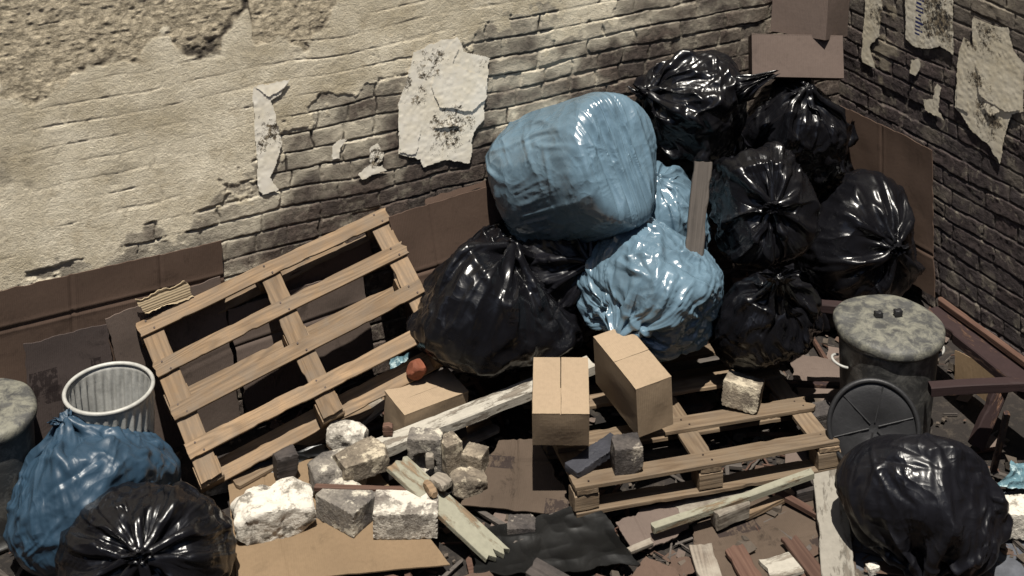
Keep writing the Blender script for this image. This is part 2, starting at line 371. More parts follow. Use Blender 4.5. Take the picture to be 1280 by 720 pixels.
        co = np.concatenate([co, ring, top]); quads = np.concatenate([quads, np.array(rq)])
        ex = np.tile([0, 0, .4, 1.], (len(ring) + 6, 1)); m1 = np.concatenate([m1, ex]); m2 = np.concatenate([m2, ex * [0, 0, 0, 1]])
    me = mesh_np(name, co, quads)
    color_attr(me, 'mask', m1); color_attr(me, 'mask2', m2)
    o = link(name, me, mat); tag(o, label, 'wall')
    return o
PL = (.86, .78, .62)
build_wall('brick_wall', 'l', 'long brick wall with crumbling cream plaster behind the leaning pallet', 4.6, 2.15, m_wall('plastered_brick', PL, (.088, .073, .066), (.142, .108, .090), (.33, .29, .23)))
build_wall('brick_wall', 'r', 'bare sooty purple-brown brick wall behind the lidded dustbin', 1.75, 2.0, m_wall('sooty_brick', (.42, .37, .29), (.066, .056, .057), (.098, .074, .071), (.15, .13, .115)))

# ------------------------------------------------------------------ the ground
def build_ground():
    xs = np.concatenate([np.linspace(-30, -3.4, 16), np.arange(-3.3, 3.3, .03), np.linspace(3.4, 30, 16)])
    ys = np.concatenate([np.linspace(-30, 4.2, 16), np.arange(4.3, 7.9, .03), np.linspace(8, 34, 12)])
    X, Y = np.meshgrid(xs, ys, indexing='ij'); X = X.ravel(); Y = Y.ravel()
    Z = -.012 + .010 * fbm(X * 2.5, Y * 2.5, o=4, seed=5) + .004 * fbm(X * 11, Y * 11, o=2, seed=6)
    o = link('ground', mesh_np('ground', np.stack([X, Y, Z], -1), grid_quads(len(xs), len(ys))), m_ground()); o['kind'] = 'structure'
build_ground()

# ------------------------------------------------------------------ generic builders
def board_mesh(L, w, t, seed=0, jag=(.0, .0), warp=.003, notch=None, n=None, taper=0.0, nails=None):
    r = np.random.default_rng(seed)
    n = n or max(8, int(L / .02)); b = min(t, w) * .10
    hw, ht = w / 2, t / 2
    nw = 7
    top = [(y, ht) for y in np.linspace(-hw + b, hw - b, nw)]; bot = [(y, -ht) for y in np.linspace(hw - b, -hw + b, nw)]
    cs = np.array(top + [(hw, ht - b), (hw, -ht + b)] + bot + [(-hw, -ht + b), (-hw, ht - b)])
    m = len(cs); s = np.linspace(0, 1, n)
    X = np.zeros((n, m, 3)); e0 = r.normal(0, 1, 64); 
    ny = vnoise(cs[:, 0] * 55 + seed, cs[:, 1] * 20, seed=seed); ny2 = vnoise(cs[:, 0] * 55 + seed + 40, cs[:, 1] * 20, seed=seed + 1)
    x0 = -L / 2 + np.clip(jag[0] * (ny + .35 * ny2), -jag[0], jag[0]); x1 = L / 2 + jag[1] * (ny2 + .35 * ny)
    X[:, :, 0] = x0[None] * (1 - s[:, None]) + x1[None] * s[:, None]
    xx = X[:, :, 0]
    sc = 1 - taper * s[:, None]
    X[:, :, 1] = cs[None, :, 0] * sc + warp * vnoise(xx * 3 + seed, xx * 0, seed=seed + 2)
    X[:, :, 2] = cs[None, :, 1] + warp * .8 * vnoise(xx * 2.2 + seed, cs[None, :, 0] * 6 + 0 * xx, seed=seed + 3)
    edge = (np.abs(cs[:, 0]) > hw - 1.5 * b) * 1.0
    chip = np.clip(vnoise(xx * 18, cs[None, :, 0] * 30 + 0 * xx, seed=seed + 4) - .35, 0, 1) * edge[None]
    X[:, :, 1] -= np.sign(cs[None, :, 0]) * chip * w * .13
    X[:, :, 2] -= np.sign(cs[None, :, 1]) * chip * t * .10
    V_ = X.reshape(-1, 3); q = grid_quads(n, m)
    i = np.arange(n - 1); q2 = np.stack([i * m + m - 1, (i + 1) * m + m - 1, (i + 1) * m, i * m], -1)
    quads = np.concatenate([q, q2])
    # ends: strip between top row and bottom row
    ends = []
    for k, flip in ((0, True), (n - 1, False)):
        o = k * m; tt = list(range(nw)); bb = [nw + 2 + nw - 1 - j for j in range(nw)]
        for j in range(nw - 1):
            f = [o + tt[j], o + tt[j + 1], o + bb[j + 1], o + bb[j]]; ends.append(f[::-1] if not flip else f)
        f = [o + tt[-1], o + nw, o + nw + 1, o + bb[-1]]; ends.append(f[::-1] if not flip else f)
        f = [o + bb[0], o + m - 2, o + m - 1, o + tt[0]]; ends.append(f[::-1] if not flip else f)
    me = mesh_np('board', V_, np.concatenate([quads, np.array(ends)])[:, ::-1], False)
    if nails:
        bm = bmesh.new(); bm.from_mesh(me)
        for (nx, ny_) in nails:
            g = bmesh.ops.create_cone(bm, cap_ends=True, segments=8, radius1=.0045, radius2=.004, depth=.004, matrix=Matrix.Translation((nx, ny_, ht + .001)))
            for f in {f for v in g['verts'] for f in v.link_faces}: f.material_index = 1
        bm.to_mesh(me); bm.free()
    return me
_seed = [100]
def nseed(): _seed[0] += 7; return _seed[0]
def board(name, label, p0, p1, w, t, mat, zh=(0, 0, 1), jag=(.006, .006), warp=.004, cat='board', group='loose boards and battens', taper=0.0, roll=0.0):
    p0, p1 = np.array(p0, float), np.array(p1, float); L = np.linalg.norm(p1 - p0)
    z = np.array(zh, float)
    M = frame(p1 - p0, z)
    if roll: M = M @ Matrix.Rotation(roll, 4, 'X')
    M = M.copy(); off = M.to_3x3() @ Vector((0, 0, -t / 2)); M.translation = V((p0 + p1) / 2) + off
    o = link(name, board_mesh(L, w, t, nseed(), jag, warp, taper=taper), [MAT[mat], MAT['nail']]); o.matrix_basis = M
    return tag(o, label, cat, group)
def pboard(name, label, a, za, b, zb, w, t, mat, **k): return board(name, label, at(*a, za), at(*b, zb), w, t, mat, **k)

def sheet_mesh(c, th=.005, nu=60, nv=40, creases=(), wob=.006, tear=.006, seed=0, crumple=0.0, curl=0.0):
    """four corners TL TR BR BL in local coords; returns a thick bent sheet"""
    TL, TR, BR, BL = [np.array(p, float) for p in c]
    s = np.linspace(0, 1, nu); r = np.linspace(0, 1, nv); S, Rr = np.meshgrid(s, r, indexing='ij')
    wd = np.linalg.norm(TR - TL); hg = np.linalg.norm(BL - TL)
    eu = np.sin(np.pi * S); ev = np.sin(np.pi * Rr)
    S2 = S + tear / wd * (fbm(Rr * hg * 22, S * 0 + np.round(S) * 9, o=3, seed=seed)) * (1 - eu) ** 2
    R2 = Rr + tear / hg * (fbm(S * wd * 22, Rr * 0 + np.round(Rr) * 7 + 3, o=3, seed=seed + 1)) * (1 - ev) ** 2
    S_, R_ = S2[..., None], R2[..., None]
    P = (TL * (1 - S_) + TR * S_) * (1 - R_) + (BL * (1 - S_) + BR * S_) * R_
    nrm = unit(np.cross(TR - TL, BL - TL)) * -1
    d = wob * fbm(S * wd * 2.2, Rr * hg * 2.2, o=3, seed=seed + 2) + crumple * ridged(S * wd * 7, Rr * hg * 7, seed=seed + 3) + crumple * .5 * ridged(S * wd * 17, Rr * hg * 17, seed=seed + 4)
    d = d + curl * (4 * (S - .5) ** 2 - .3)
    for cr in creases:
        ax, pos, dep = cr[:3]; ang = cr[3] if len(cr) > 3 else 0
        x = (S - pos) * wd if ax == 'u' else (Rr - pos) * hg
        d = d - dep * np.exp(-(x / .006) ** 2) + .35 * dep * np.exp(-((np.abs(x) - .014) / .007) ** 2) + ang * np.abs(x)
    A = P + nrm * d[..., None]; B = A - nrm * th
    n = nu * nv; va = A.reshape(-1, 3); vb = B.reshape(-1, 3)
    q = grid_quads(nu, nv); Q = [q, q[:, ::-1] + n]
    def rim(ix):
        i, j = ix[:-1], ix[1:]; return np.stack([i, i + n, j + n, j], -1)
    i0 = np.arange(nv); iN = (nu - 1) * nv + i0; j0 = np.arange(nu) * nv; jN = j0 + nv - 1
    Q += [rim(i0), rim(iN)[:, ::-1], rim(j0)[:, ::-1], rim(jN)]
    return np.concatenate([va, vb]), np.concatenate(Q), nrm
def sheet(name, label, corners, mat, cat='cardboard', group='flattened cardboard sheets', smooth=True, **k):
    c = [np.array(p, float) for p in corners]; ctr = sum(c) / 4
    M = frame(c[1] - c[0], -np.cross(c[1] - c[0], c[3] - c[0]), ctr); Mi = np.array(M.inverted())
    loc = [(Mi @ np.append(p, 1))[:3] for p in c]
    v, q, n = sheet_mesh(loc, seed=nseed(), **k)
    me = mesh_np(name, v, q, smooth)
    o = link(name, me, MAT[mat]); o.matrix_basis = M
    try: me.set_sharp_from_angle(angle=math.radians(50))
    except Exception: pass
    return tag(o, label, cat, group)

def rock_mesh(dims, seed, rough=.06, cuts=5, sub=5, cutr=(.78, .98), hollow=None, ell=None):
    bm = bmesh.new(); bmesh.ops.create_icosphere(bm, subdivisions=sub, radius=1)
    me = bpy.data.meshes.new('rock'); bm.to_mesh(me); bm.free()
    n = len(me.vertices); co = np.zeros(n * 3, np.float32); me.vertices.foreach_get('co', co); d = co.reshape(-1, 3).astype(float)
    d /= np.linalg.norm(d, axis=1)[:, None]
    r = np.random.default_rng(seed)
    dims = np.array(dims, float); hd = dims / 2
    # box support: distance to the faces of the box along d
    t = np.min(hd[None] / np.maximum(np.abs(d), 1e-6), axis=1)
    for _ in range(cuts):
        nn = unit(r.normal(size=3)); off = r.uniform(*cutr) * (np.abs(nn) @ hd)
        dn = d @ nn; tc = np.where(dn > 1e-3, off / np.maximum(dn, 1e-3), 9e9); t = np.minimum(t, tc)
    if ell: t = np.minimum(t, ell / np.linalg.norm(d / hd, axis=1))
    p = d * t[:, None]
    mn = dims.min()
    f = fbm(p[:, 0] / mn * 2.2 + seed, p[:, 1] / mn * 2.2, p[:, 2] / mn * 2.2, o=5, seed=seed, gain=.55)
    f2 = np.clip(fbm(p[:, 0] / mn * 1.1 + seed, p[:, 1] / mn * 1.1, p[:, 2] / mn * 1.1, o=3, seed=seed + 5) - .15, 0, 1)
    p = p + d * ((rough * f - rough * 2.2 * f2) * mn)[:, None]
    if hollow:
        c, rr = np.array(hollow[0]), hollow[1]
        v = p - c; l = np.linalg.norm(v[:, [0, 2]], axis=1)
        k = np.clip(1 - l / rr, 0, 1); p[:, 1] += k ** .5 * hollow[2]
    me.vertices.foreach_set('co', p.astype(np.float32).ravel())
    me.polygons.foreach_set('use_smooth', np.ones(len(me.polygons), bool)); me.update()
    try: me.set_sharp_from_angle(angle=math.radians(38))
    except Exception: pass
    return me
def rock(name, label, px, z, dims, yaw, mat, tilt=(0, 0), cat='rubble', group='broken bricks and stones', **k):
    o = link(name, rock_mesh(dims, nseed(), **k), MAT[mat])
    p = at(*px, z)
    o.matrix_basis = Matrix.Translation(V(p)) @ Matrix.Rotation(yaw, 4, 'Z') @ Matrix.Rotation(tilt[0], 4, 'X') @ Matrix.Rotation(tilt[1], 4, 'Y')
    return tag(o, label, cat, group)

# ------------------------------------------------------------------ rubbish bags
def _up(P, k):                                     # Catmull-Rom refinement of a (ring, length) net of points
    def cr(p0, p1, p2, p3, t): return .5 * (2 * p1 + (p2 - p0) * t + (2 * p0 - 5 * p1 + 4 * p2 - p3) * t * t + (3 * p1 - p0 - 3 * p2 + p3) * t ** 3)
    A = np.stack([cr(np.roll(P, 1, 0), P, np.roll(P, -1, 0), np.roll(P, -2, 0), i / k) for i in range(k)], 1).reshape(-1, P.shape[1], 3)
    E = np.concatenate([2 * A[:, :1] - A[:, 1:2], A, 2 * A[:, -1:] - A[:, -2:-1]], 1)
    n = P.shape[1]
    B = np.stack([cr(E[:, 0:n - 1], E[:, 1:n], E[:, 2:n + 1], E[:, 3:n + 2], i / k) for i in range(k)], 2).reshape(A.shape[0], -1, 3)
    return np.concatenate([B, A[:, -1:]], 1)
def film(a, b, c, seed, slack=1.06, vslack=.98, neck=True, facets=14, off=(.74, 1.0), sq=2.6, lump=.06, pull=.0009, tube=.8, inner=.88, fric=.15, noise=.025, N0=72, M0=46, k=2, steps=(80,), kc=.8, taper=0.0):
    """a tube of thin film gathered at one end and drawn down over lumpy contents: folds come from the spare film"""
    r = np.random.default_rng(seed); f4 = np.float32
    ax = np.array([b, c, a]); iax = (1 / ax).astype(f4)
    pn = np.array([unit(r.normal(size=3)) for _ in range(facets)]).astype(f4); po = r.uniform(*off, size=facets).astype(f4)
    lv = np.array([unit(r.normal(size=3)) for _ in range(3)]).astype(f4); lp = r.uniform(0, 6, 3).astype(f4)
    def rc(dd):                                        # contents: a lumpy solid in unit space
        st = np.sqrt(dd[..., 0] ** 2 + dd[..., 1] ** 2)
        s0 = (st ** sq + np.abs(dd[..., 2]) ** sq) ** (1 / sq)
        m = ((np.maximum(dd @ pn.T / po, 0) ** 12).sum(-1) + s0 ** 12) ** (1 / 12)
        lm = 1 + lump * (np.sin(dd @ lv.T * 2.6 + lp)).sum(-1) * .6
        return inner / m * lm * (1 - taper * np.clip(dd[..., 2], 0, 1))
    def fix(A, B, rest, wa, wb, kp):
        D = B - A; l = np.sqrt((D * D).sum(-1)) + 1e-7
        e = (l - rest) / l; e = np.where(e > 0, e * kp, e * kc)
        s = (e / (wa + wb + 1e-6))[..., None] * D
        return A + s * wa[..., None], B - s * wb[..., None]
    P = None; stiff = (1.0, .45)
    for lev, st_n in enumerate(steps):
        N = N0 * k ** lev; M = (M0 - 1) * k ** lev + 1
        ph = np.arange(N) * 2 * np.pi / N; th = np.linspace(.10 if neck else .04, np.pi - .04, M)
        TH, PH = np.meshgrid(th, ph)
        d = np.stack([np.sin(TH) * np.cos(PH), np.sin(TH) * np.sin(PH), np.cos(TH)], -1)
        if P is None:
            base = d * (rc(d.astype(f4)) * 1.10 * (1 + lump * fbm(d[..., 0] * 2 + seed, d[..., 1] * 2, d[..., 2] * 2, o=2, seed=seed)))[..., None]
            base = base + d * (noise * fbm(d[..., 0] * 3 + seed, d[..., 1] * 3, d[..., 2] * 1.2, o=3, seed=seed + 2, gain=.6) * np.sin(TH) + .03 * r.normal(size=(N, 1)) * np.sin(TH) * np.exp(-(TH / 1.4) ** 2))[..., None]
            P = (base * ax).astype(f4)
        else:
            P = _up(P, k).astype(f4); P += (d * ax * (.005 * vnoise(np.cos(PH) * 14, np.sin(PH) * 14, TH * 1.5, seed=seed + 9) * np.sin(TH))[..., None]).astype(f4)
        Q = P.copy()
        ref = d * ax * .97 / ((np.abs(np.sin(TH)) ** sq + np.abs(np.cos(TH)) ** sq) ** (1 / sq))[..., None]
        Lh = np.linalg.norm(np.roll(ref, -1, 0) - ref, axis=-1); ring = Lh.mean(0); full = ring.max()
        q_ = np.clip((np.pi * .5 - th) / (np.pi * .5), 0, 1)
        target = np.where(th < np.pi * .5, ring * (1 - tube) + full * tube * (1 - .35 * q_ ** 3), ring)
        Lh = (Lh / Lh.mean(0) * target * (slack if lev == 0 else slack * 1.015)).astype(f4)
        Lv = (np.linalg.norm(ref[:, 1:] - ref[:, :-1], axis=-1) * vslack).astype(f4)
        Ld = np.sqrt(((Lh[:, 1:] + Lh[:, :-1]) / 2) ** 2 + Lv ** 2).astype(f4)
        zneck = a * .93; rn = .045 * b
        w = np.ones((N, M), f4)
        if neck: w[:, 0] = 0
        for it in range(st_n):
            vel = (P - Q) * f4(.80); Q = P.copy()
            u = P * iax; l = np.sqrt((u * u).sum(-1, keepdims=True)) + 1e-6
            P = P + vel - (u / l) * f4(pull * 1.7 / np.linalg.norm(iax))
            if neck:
                t = min(1.0, it / (st_n * .45)) if lev == 0 else 1; r0 = b * .30 * (1 - t) + rn * t
                P[:, 0] = np.stack([r0 * np.cos(ph), r0 * np.sin(ph), np.full(N, zneck)], -1)
            for sweep in range(3):
                A, B = fix(P[0::2], P[1::2], Lh[0::2], w[0::2], w[1::2], .9); P[0::2] = A; P[1::2] = B
                Bo = np.roll(P[0::2], -1, 0); A, B = fix(P[1::2], Bo, Lh[1::2], w[1::2], np.roll(w[0::2], -1, 0), .9); P[1::2] = A; P[0::2] = np.roll(B, 1, 0)
                for o in (0, 1):
                    n = (M - o) // 2
                    A, B = fix(P[:, o:o + 2 * n:2], P[:, o + 1:o + 2 * n:2], Lv[:, o:o + 2 * n - 1:2][:, :n], w[:, o:o + 2 * n:2], w[:, o + 1:o + 2 * n:2], .9)
                    P[:, o:o + 2 * n:2] = A; P[:, o + 1:o + 2 * n:2] = B
            acc = np.zeros_like(P)
            for sg in (1, -1):
                X = np.roll(P, -sg, 0)[:, 1:] - P[:, :-1]; l = np.sqrt((X * X).sum(-1)) + 1e-7
                e = np.clip((l - Ld) / l, 0, .5)[..., None] * X * f4(.12); acc[:, :-1] += e; acc[:, 1:] -= np.roll(e, sg, 0)
            for kk, sk, fr in ((2, .10, .86), (3, .06, .74)):
                X = np.roll(P, -kk, 0) - P; l = np.sqrt((X * X).sum(-1)) + 1e-7
                e = np.clip((l - Lh * kk * fr) / l, -1, 0)[..., None] * X * f4(sk * stiff[lev]); acc += e; acc -= np.roll(e, kk, 0)
                X = P[:, kk:] - P[:, :-kk]; l = np.sqrt((X * X).sum(-1)) + 1e-7
                e = np.clip((l - Lv[:, :M - kk] * kk * fr) / l, -1, 0)[..., None] * X * f4(sk * stiff[lev]); acc[:, :-kk] += e; acc[:, kk:] -= e
            P = P + acc * w[..., None]
            u = P * iax; l = np.sqrt((u * u).sum(-1)) + 1e-6; dd = u / l[..., None]
            lim = rc(dd)
            if neck: lim = lim * (1 - .10 * np.clip((dd[..., 2] - .85) / .15, 0, 1))
            hit = ((l < lim) & (w > 0))[..., None]
            P = np.where(hit, P * (lim / l)[..., None], P); P = np.where(hit, P * f4(1 - fric) + Q * f4(fric), P)
            if it > st_n - 12: P = Q + (P - Q) * f4(.6)
    for _ in range(2):                                 # ease the net's own ripple out of the folds
        L_ = (np.roll(P, 1, 0) + np.roll(P, -1, 0)) / 2
        L_[:, 1:-1] = (L_[:, 1:-1] * 2 + P[:, 2:] + P[:, :-2]) / 4
        wgt = (.5 * np.clip(np.linspace(0, 9, P.shape[1]), 0, 1))[None, :, None]; P = P * (1 - wgt) + L_ * wgt
    return P.astype(float)
def bag_mesh(a, b, c, seed, endfold=0.0, fine=.0042, ncr=26, patch=.25, **k):
    P = _up(film(a, b, c, seed, **k), 4); N, M, _ = P.shape
    r = np.random.default_rng(seed + 500)
    ph = (np.arange(N) * 2 * np.pi / N)[:, None] + np.zeros((1, M)); th = np.linspace(.1, np.pi - .04, M)[None] + np.zeros((N, 1))
    u = P / np.array([b, c, a]); d = u / (np.linalg.norm(u, axis=-1, keepdims=True) + 1e-9); st = np.sin(th)
    du = np.roll(P, -1, 0) - np.roll(P, 1, 0); dv = np.gradient(P, axis=1)
    nr = np.cross(dv, du); nr /= np.linalg.norm(nr, axis=-1, keepdims=True) + 1e-12
    if (nr * P).sum() < 0: nr = -nr
    q = ph + .10 * vnoise(np.cos(ph) * 2, np.sin(ph) * 2, th * 1.6, seed + 1)
    msk = sst(-patch, .35, vnoise(d[..., 0] * 1.9, d[..., 1] * 1.9, d[..., 2] * 1.9 + seed, seed + 2))
    f = 0                                            # fine taut folds drawn along the film towards the neck
    for kf, w_ in ((7, 1.0), (15, .75), (29, .45)):
        n = vnoise(np.cos(q) * kf, np.sin(q) * kf, th * .8, seed + kf); f = f + w_ * ((1 - np.minimum(np.abs(n) * 2.1, 1)) ** 1.9 - .25)
    f = f * msk * np.clip(st * 2, 0, 1) * np.clip(1.5 - th / 2.2, .25, 1)
    g = 0                                            # long straight creases where the film is pulled over a corner
    for i in range(ncr):
        n1 = unit(r.normal(size=3)); c0 = unit(r.normal(size=3)); n1 = unit(n1 - c0 * (n1 @ c0)); ln = r.uniform(.25, .75); wd = r.uniform(.03, .10)
        s_ = d @ n1 + .05 * vnoise(d[..., 0] * 4, d[..., 1] * 4, d[..., 2] * 4, seed + 60 + i)
        x = d - c0; m = np.clip(1 - (x * x).sum(-1) / ln ** 2, 0, 1)
        g = g + r.choice([1, 1, -.7]) * np.clip(1 - np.abs(s_) / wd, 0, 1) ** 1.1 * m * (wd / .07)
    if endfold: f = f * sst(-.8, -.4, P[..., 2] / a); g = g * sst(-.9, -.5, P[..., 2] / a)
    P = P + nr * (fine * f + fine * 1.5 * g)[..., None]
    if endfold:                                      # a flat end of fine upright folds
        w = sst(-.45, -.85, P[..., 2] / a); x = P[..., 0] / b; y = P[..., 1] / c
        P[..., 2] -= w * endfold * (ridged(x * 9 + .8 * vnoise(y * 1.5, x * 2, seed=seed + 31), y * .7, seed=seed + 32) + .6 * ridged(x * 23 + .5 * vnoise(y * 3, x * 3, seed=seed + 34), y * 1.1, seed=seed + 33))
    v = P.reshape(-1, 3); q = grid_quads(N, M, wrap=True); n0 = len(v)
    v = np.concatenate([v, [P[:, 0].mean(0)], [P[:, -1].mean(0)]])
    i = np.arange(N); i2 = (i + 1) % N
    t = np.concatenate([np.stack([i2 * M, i * M, np.full(N, n0)], -1), np.stack([i * M + M - 1, i2 * M + M - 1, np.full(N, n0 + 1)], -1)])
    return v, q[:, ::-1], t[:, ::-1]
def tuft_mesh(L, r0, r1, seed, npz=120, nt=22, spread=1.0, split=2):
    ph = np.linspace(0, 2 * np.pi, npz, endpoint=False); s = np.linspace(0, 1, nt)
    PH, S = np.meshgrid(ph, s, indexing='ij')
    pw_ = ridged(np.cos(PH) * 3.4, np.sin(PH) * 3.4, S * 1.2, seed); p2 = ridged(np.cos(PH) * 8, np.sin(PH) * 8, S * 1.5, seed + 1)
    rad = (r0 + (r1 - r0) * S ** 1.3) * (1 + (.55 * pw_ + .3 * p2) * np.clip(S * 2 + .25, 0, 1))
    flatk = .35 + .65 * (1 - S)
    ln = L * (S + .28 * S * vnoise(np.cos(PH) * 2.2 * split, np.sin(PH) * 2.2, seed=seed + 3))
    v = np.stack([rad * np.cos(PH), rad * np.sin(PH) * flatk, ln], -1)
    v[..., 0] += .25 * L * S ** 2 * (vnoise(np.full_like(S, seed * .37), S * 2, seed=seed + 4))
    n = npz * nt; w = v.reshape(-1, 3)
    return w, grid_quads(npz, nt, wrap=True)[:, ::-1]
def bag(label, pos, knot, rad, mat='blackbag', group='black rubbish bags', seed=1, roll=0.0, tuft=(.07, .02, .045), tail=None, clampz=None, slump=.10, **k):
    knot = unit(knot); hint = (0, 0, 1) if abs(knot[2]) < .95 else (0, 1, 0)
    x = unit(np.cross(hint, knot)); y = np.cross(knot, x)
    M3 = np.stack([x, y, knot], 1)
    cz, sz = math.cos(roll), math.sin(roll); M3 = M3 @ np.array([[cz, -sz, 0], [sz, cz, 0], [0, 0, 1]])
    rad = [x * 1.12 for x in rad]
    v, q, t = bag_mesh(*rad, seed, **k)
    pos = np.array(pos, float)
    wv = v @ M3.T; zr = np.clip(wv[:, 2:] / (np.abs(wv[:, 2]).max()), -1, 1); wv[:, :2] *= 1 - slump * zr; wv = wv + pos
    floor = .012 if clampz is None else clampz
    soft = .03; zz = wv[:, 2] - floor                # the bag settles on what carries it
    wv[:, 2] = floor + np.where(zz > soft, zz, soft * np.exp(np.clip((zz - soft) / soft, -20, 0)))
    for w, n in (('l', UR), ('r', UL)):              # and is pressed flat by the walls
        dd = (wv - CORNER) @ n - .015; sft = .02
        nd = np.where(dd > sft, dd, sft * np.exp(np.clip((dd - sft) / sft, -30, 0)))
        wv = wv + n[None] * (nd - dd)[:, None]
    root = empty('rubbish_bag', (pos[0], pos[1], max(floor, wv[:, 2].min())), label, 'rubbish bag', group)
    base = np.array(root.location)
    o = link('sack', mesh_np('sack', wv - base, q, True, t), MAT[mat], root)
    if tuft:
        tv, tq = tuft_mesh(tuft[0], tuft[1], tuft[2], seed + 70)
        tw = (tv + np.array([0, 0, rad[0] * .92])) @ M3.T + pos - np.array([M3[0, 2], M3[1, 2], 0]) * rad[0] * .92 * slump * M3[2, 2]
        link('knot', mesh_np('knot', tw - base, tq), MAT[mat], root)
    if tail:
        dr, dist, L, r0, r1 = tail; dr = unit(dr)
        x2 = unit(np.cross((0, .3, 1), dr)); y2 = np.cross(dr, x2); T3 = np.stack([x2, y2, dr], 1)
        tv, tq = tuft_mesh(L, r0, r1, seed + 90)
        link('tail', mesh_np('tail', (tv @ T3.T + dr * dist + pos) - base, tq), MAT[mat], root)
    return root

BL_, BK_ = 'blue rubbish bags', 'black rubbish bags'
# upper heap
bag('big pale blue barrel-shaped rubbish bag lying on top of the heap', W(716, 212, 'l', .36), (-.60, .64, -.48), (.355, .265, .28), 'bluebag', BL_, seed=11, sq=9, facets=3, off=(1.0, 1.25), slack=1.03, vslack=.97, tube=.2, endfold=.011, tuft=None, clampz=.2, inner=.97, lump=.03, slump=0, fine=.005, ncr=34)
bag('blue bag half hidden between the two pale blue bags and the upright board', W(832, 278, 'l', .50), (-.2, -.3, .9), (.27, .23, .21), 'bluebag', BL_, seed=15, tuft=None)
bag('pale blue rubbish bag sunlit below the barrel-shaped one, creases fanning over its side', W(815, 360, 'l', .82), (-.50, -.74, -.30), (.28, .36, .29), 'bluebag', BL_, seed=18, sq=2.4, facets=9, off=(.62, .98), slack=1.0, vslack=.98, tube=.35, tuft=None, fine=.009, patch=.8, slump=.12, ncr=48)
bag('black rubbish bag highest on the left wall, with a small tied tuft', W(866, 136, 'l', .28), (-.80, -.30, .38), (.27, .30, .33), 'blackbag', BK_, seed=21, facets=10, off=(.66, 1.), tuft=(.06, .02, .045), tail=((.80, -.30, .52), .22, .20, .06, .02), clampz=.3)
bag('black rubbish bag squashed under the two cartons in the corner', W(1000, 168, 'l', .42), (.05, -.30, 1), (.28, .27, .25), 'blackbag', BK_, seed=24, slack=1.08, tuft=None, clampz=.2, fine=.006, patch=.5)
bag('black rubbish bag showing its gathered knot between upright board and round bag', W(948, 252, 'l', .74), (.10, -.80, .30), (.24, .26, .31), 'blackbag', BK_, seed=27, slack=1.10, facets=9, off=(.64, 1.), tuft=(.05, .018, .045), fine=.007, patch=.5)
bag('round black rubbish bag against the bare brick wall above the lidded dustbin', W(1075, 296, 'r', .37), (.36, -.80, .22), (.27, .335, .32), 'blackbag', BK_, seed=30, slack=1.06, sq=2.2, off=(.8, 1.), tuft=(.05, .016, .04), fine=.006, patch=.4, ncr=16)
bag('slim black rubbish bag tied at its top below the knot-fronted bag', W(965, 398, 'l', 1.12), (.0, -.50, .80), (.30, .24, .21), 'blackbag', BK_, seed=33, slack=1.08, taper=.3, off=(.7, 1.), tuft=(.05, .02, .055), slump=.2, fine=.006)
bag('wide black rubbish bag beside the right end of the leaning pallet', W(618, 390, 'l', .48), (.30, .10, .93), (.30, .31, .42), 'blackbag', BK_, seed=36, sq=2.2, slack=1.05, facets=12, off=(.64, 1.), tuft=None, fine=.007, patch=.5, slump=.18)
bag('black bag peeping over the wide black bag under the blue barrel-shaped one', W(630, 328, 'l', .24), (-.3, .75, .35), (.21, .2, .18), 'blackbag', BK_, seed=39, slack=1.1, tuft=None, fine=.007, patch=.6)
bag('black bag wedged in the gap between blue bags and the wide black bag', W(715, 320, 'l', .42), (.3, -.8, .3), (.22, .26, .25), 'blackmatt', BK_, seed=42, tuft=None)
bag('black bag in the dark between the wall-top black bag and the upright board', W(898, 225, 'l', .28), (.3, -.6, .5), (.23, .26, .24), 'blackmatt', BK_, seed=45, tuft=None)
bag('black bag with a pointed corner between the cartons and the round bag', W(1040, 240, 'r', .26), (.15, -.1, .95), (.29, .17, .20), 'blackbag', BK_, seed=48, taper=.35, tuft=(.10, .05, .018))
bag('black bag in deep shade between the lidded dustbin and the round bag', W(1010, 372, 'r', .55), (.0, -.6, .6), (.24, .25, .23), 'blackmatt', BK_, seed=51, tuft=None)
# front bags
bag('deep blue rubbish bag standing tied in front of the open ribbed bin', at(114, 604, .28), (-.50, .32, .80), (.25, .335, .30), 'bluedeep', BL_, seed=54, sq=3, facets=9, off=(.75, 1.05), slack=1.02, taper=.08, fric=.2, tuft=(.035, .02, .04), slump=.16, fine=.006, ncr=40)
bag('black rubbish bag with radiating creases in front of the deep blue bag', at(184, 684, .23), (.16, -.86, .50), (.24, .325, .255), 'blackbag', BK_, seed=57, slack=1.06, sq=2.2, off=(.82, 1.), tuft=(.03, .02, .035), fine=.006, patch=.6, ncr=14)
bag('large saggy black rubbish bag in front of the leaning bin lid', at(1155, 630, .22), (-.10, -.62, -.75), (.25, .335, .27), 'blackmatt', BK_, seed=60, sq=2.5, facets=12, off=(.68, 1.), slack=1.05, fric=.25, tuft=None, slump=.22, fine=.007, ncr=44)

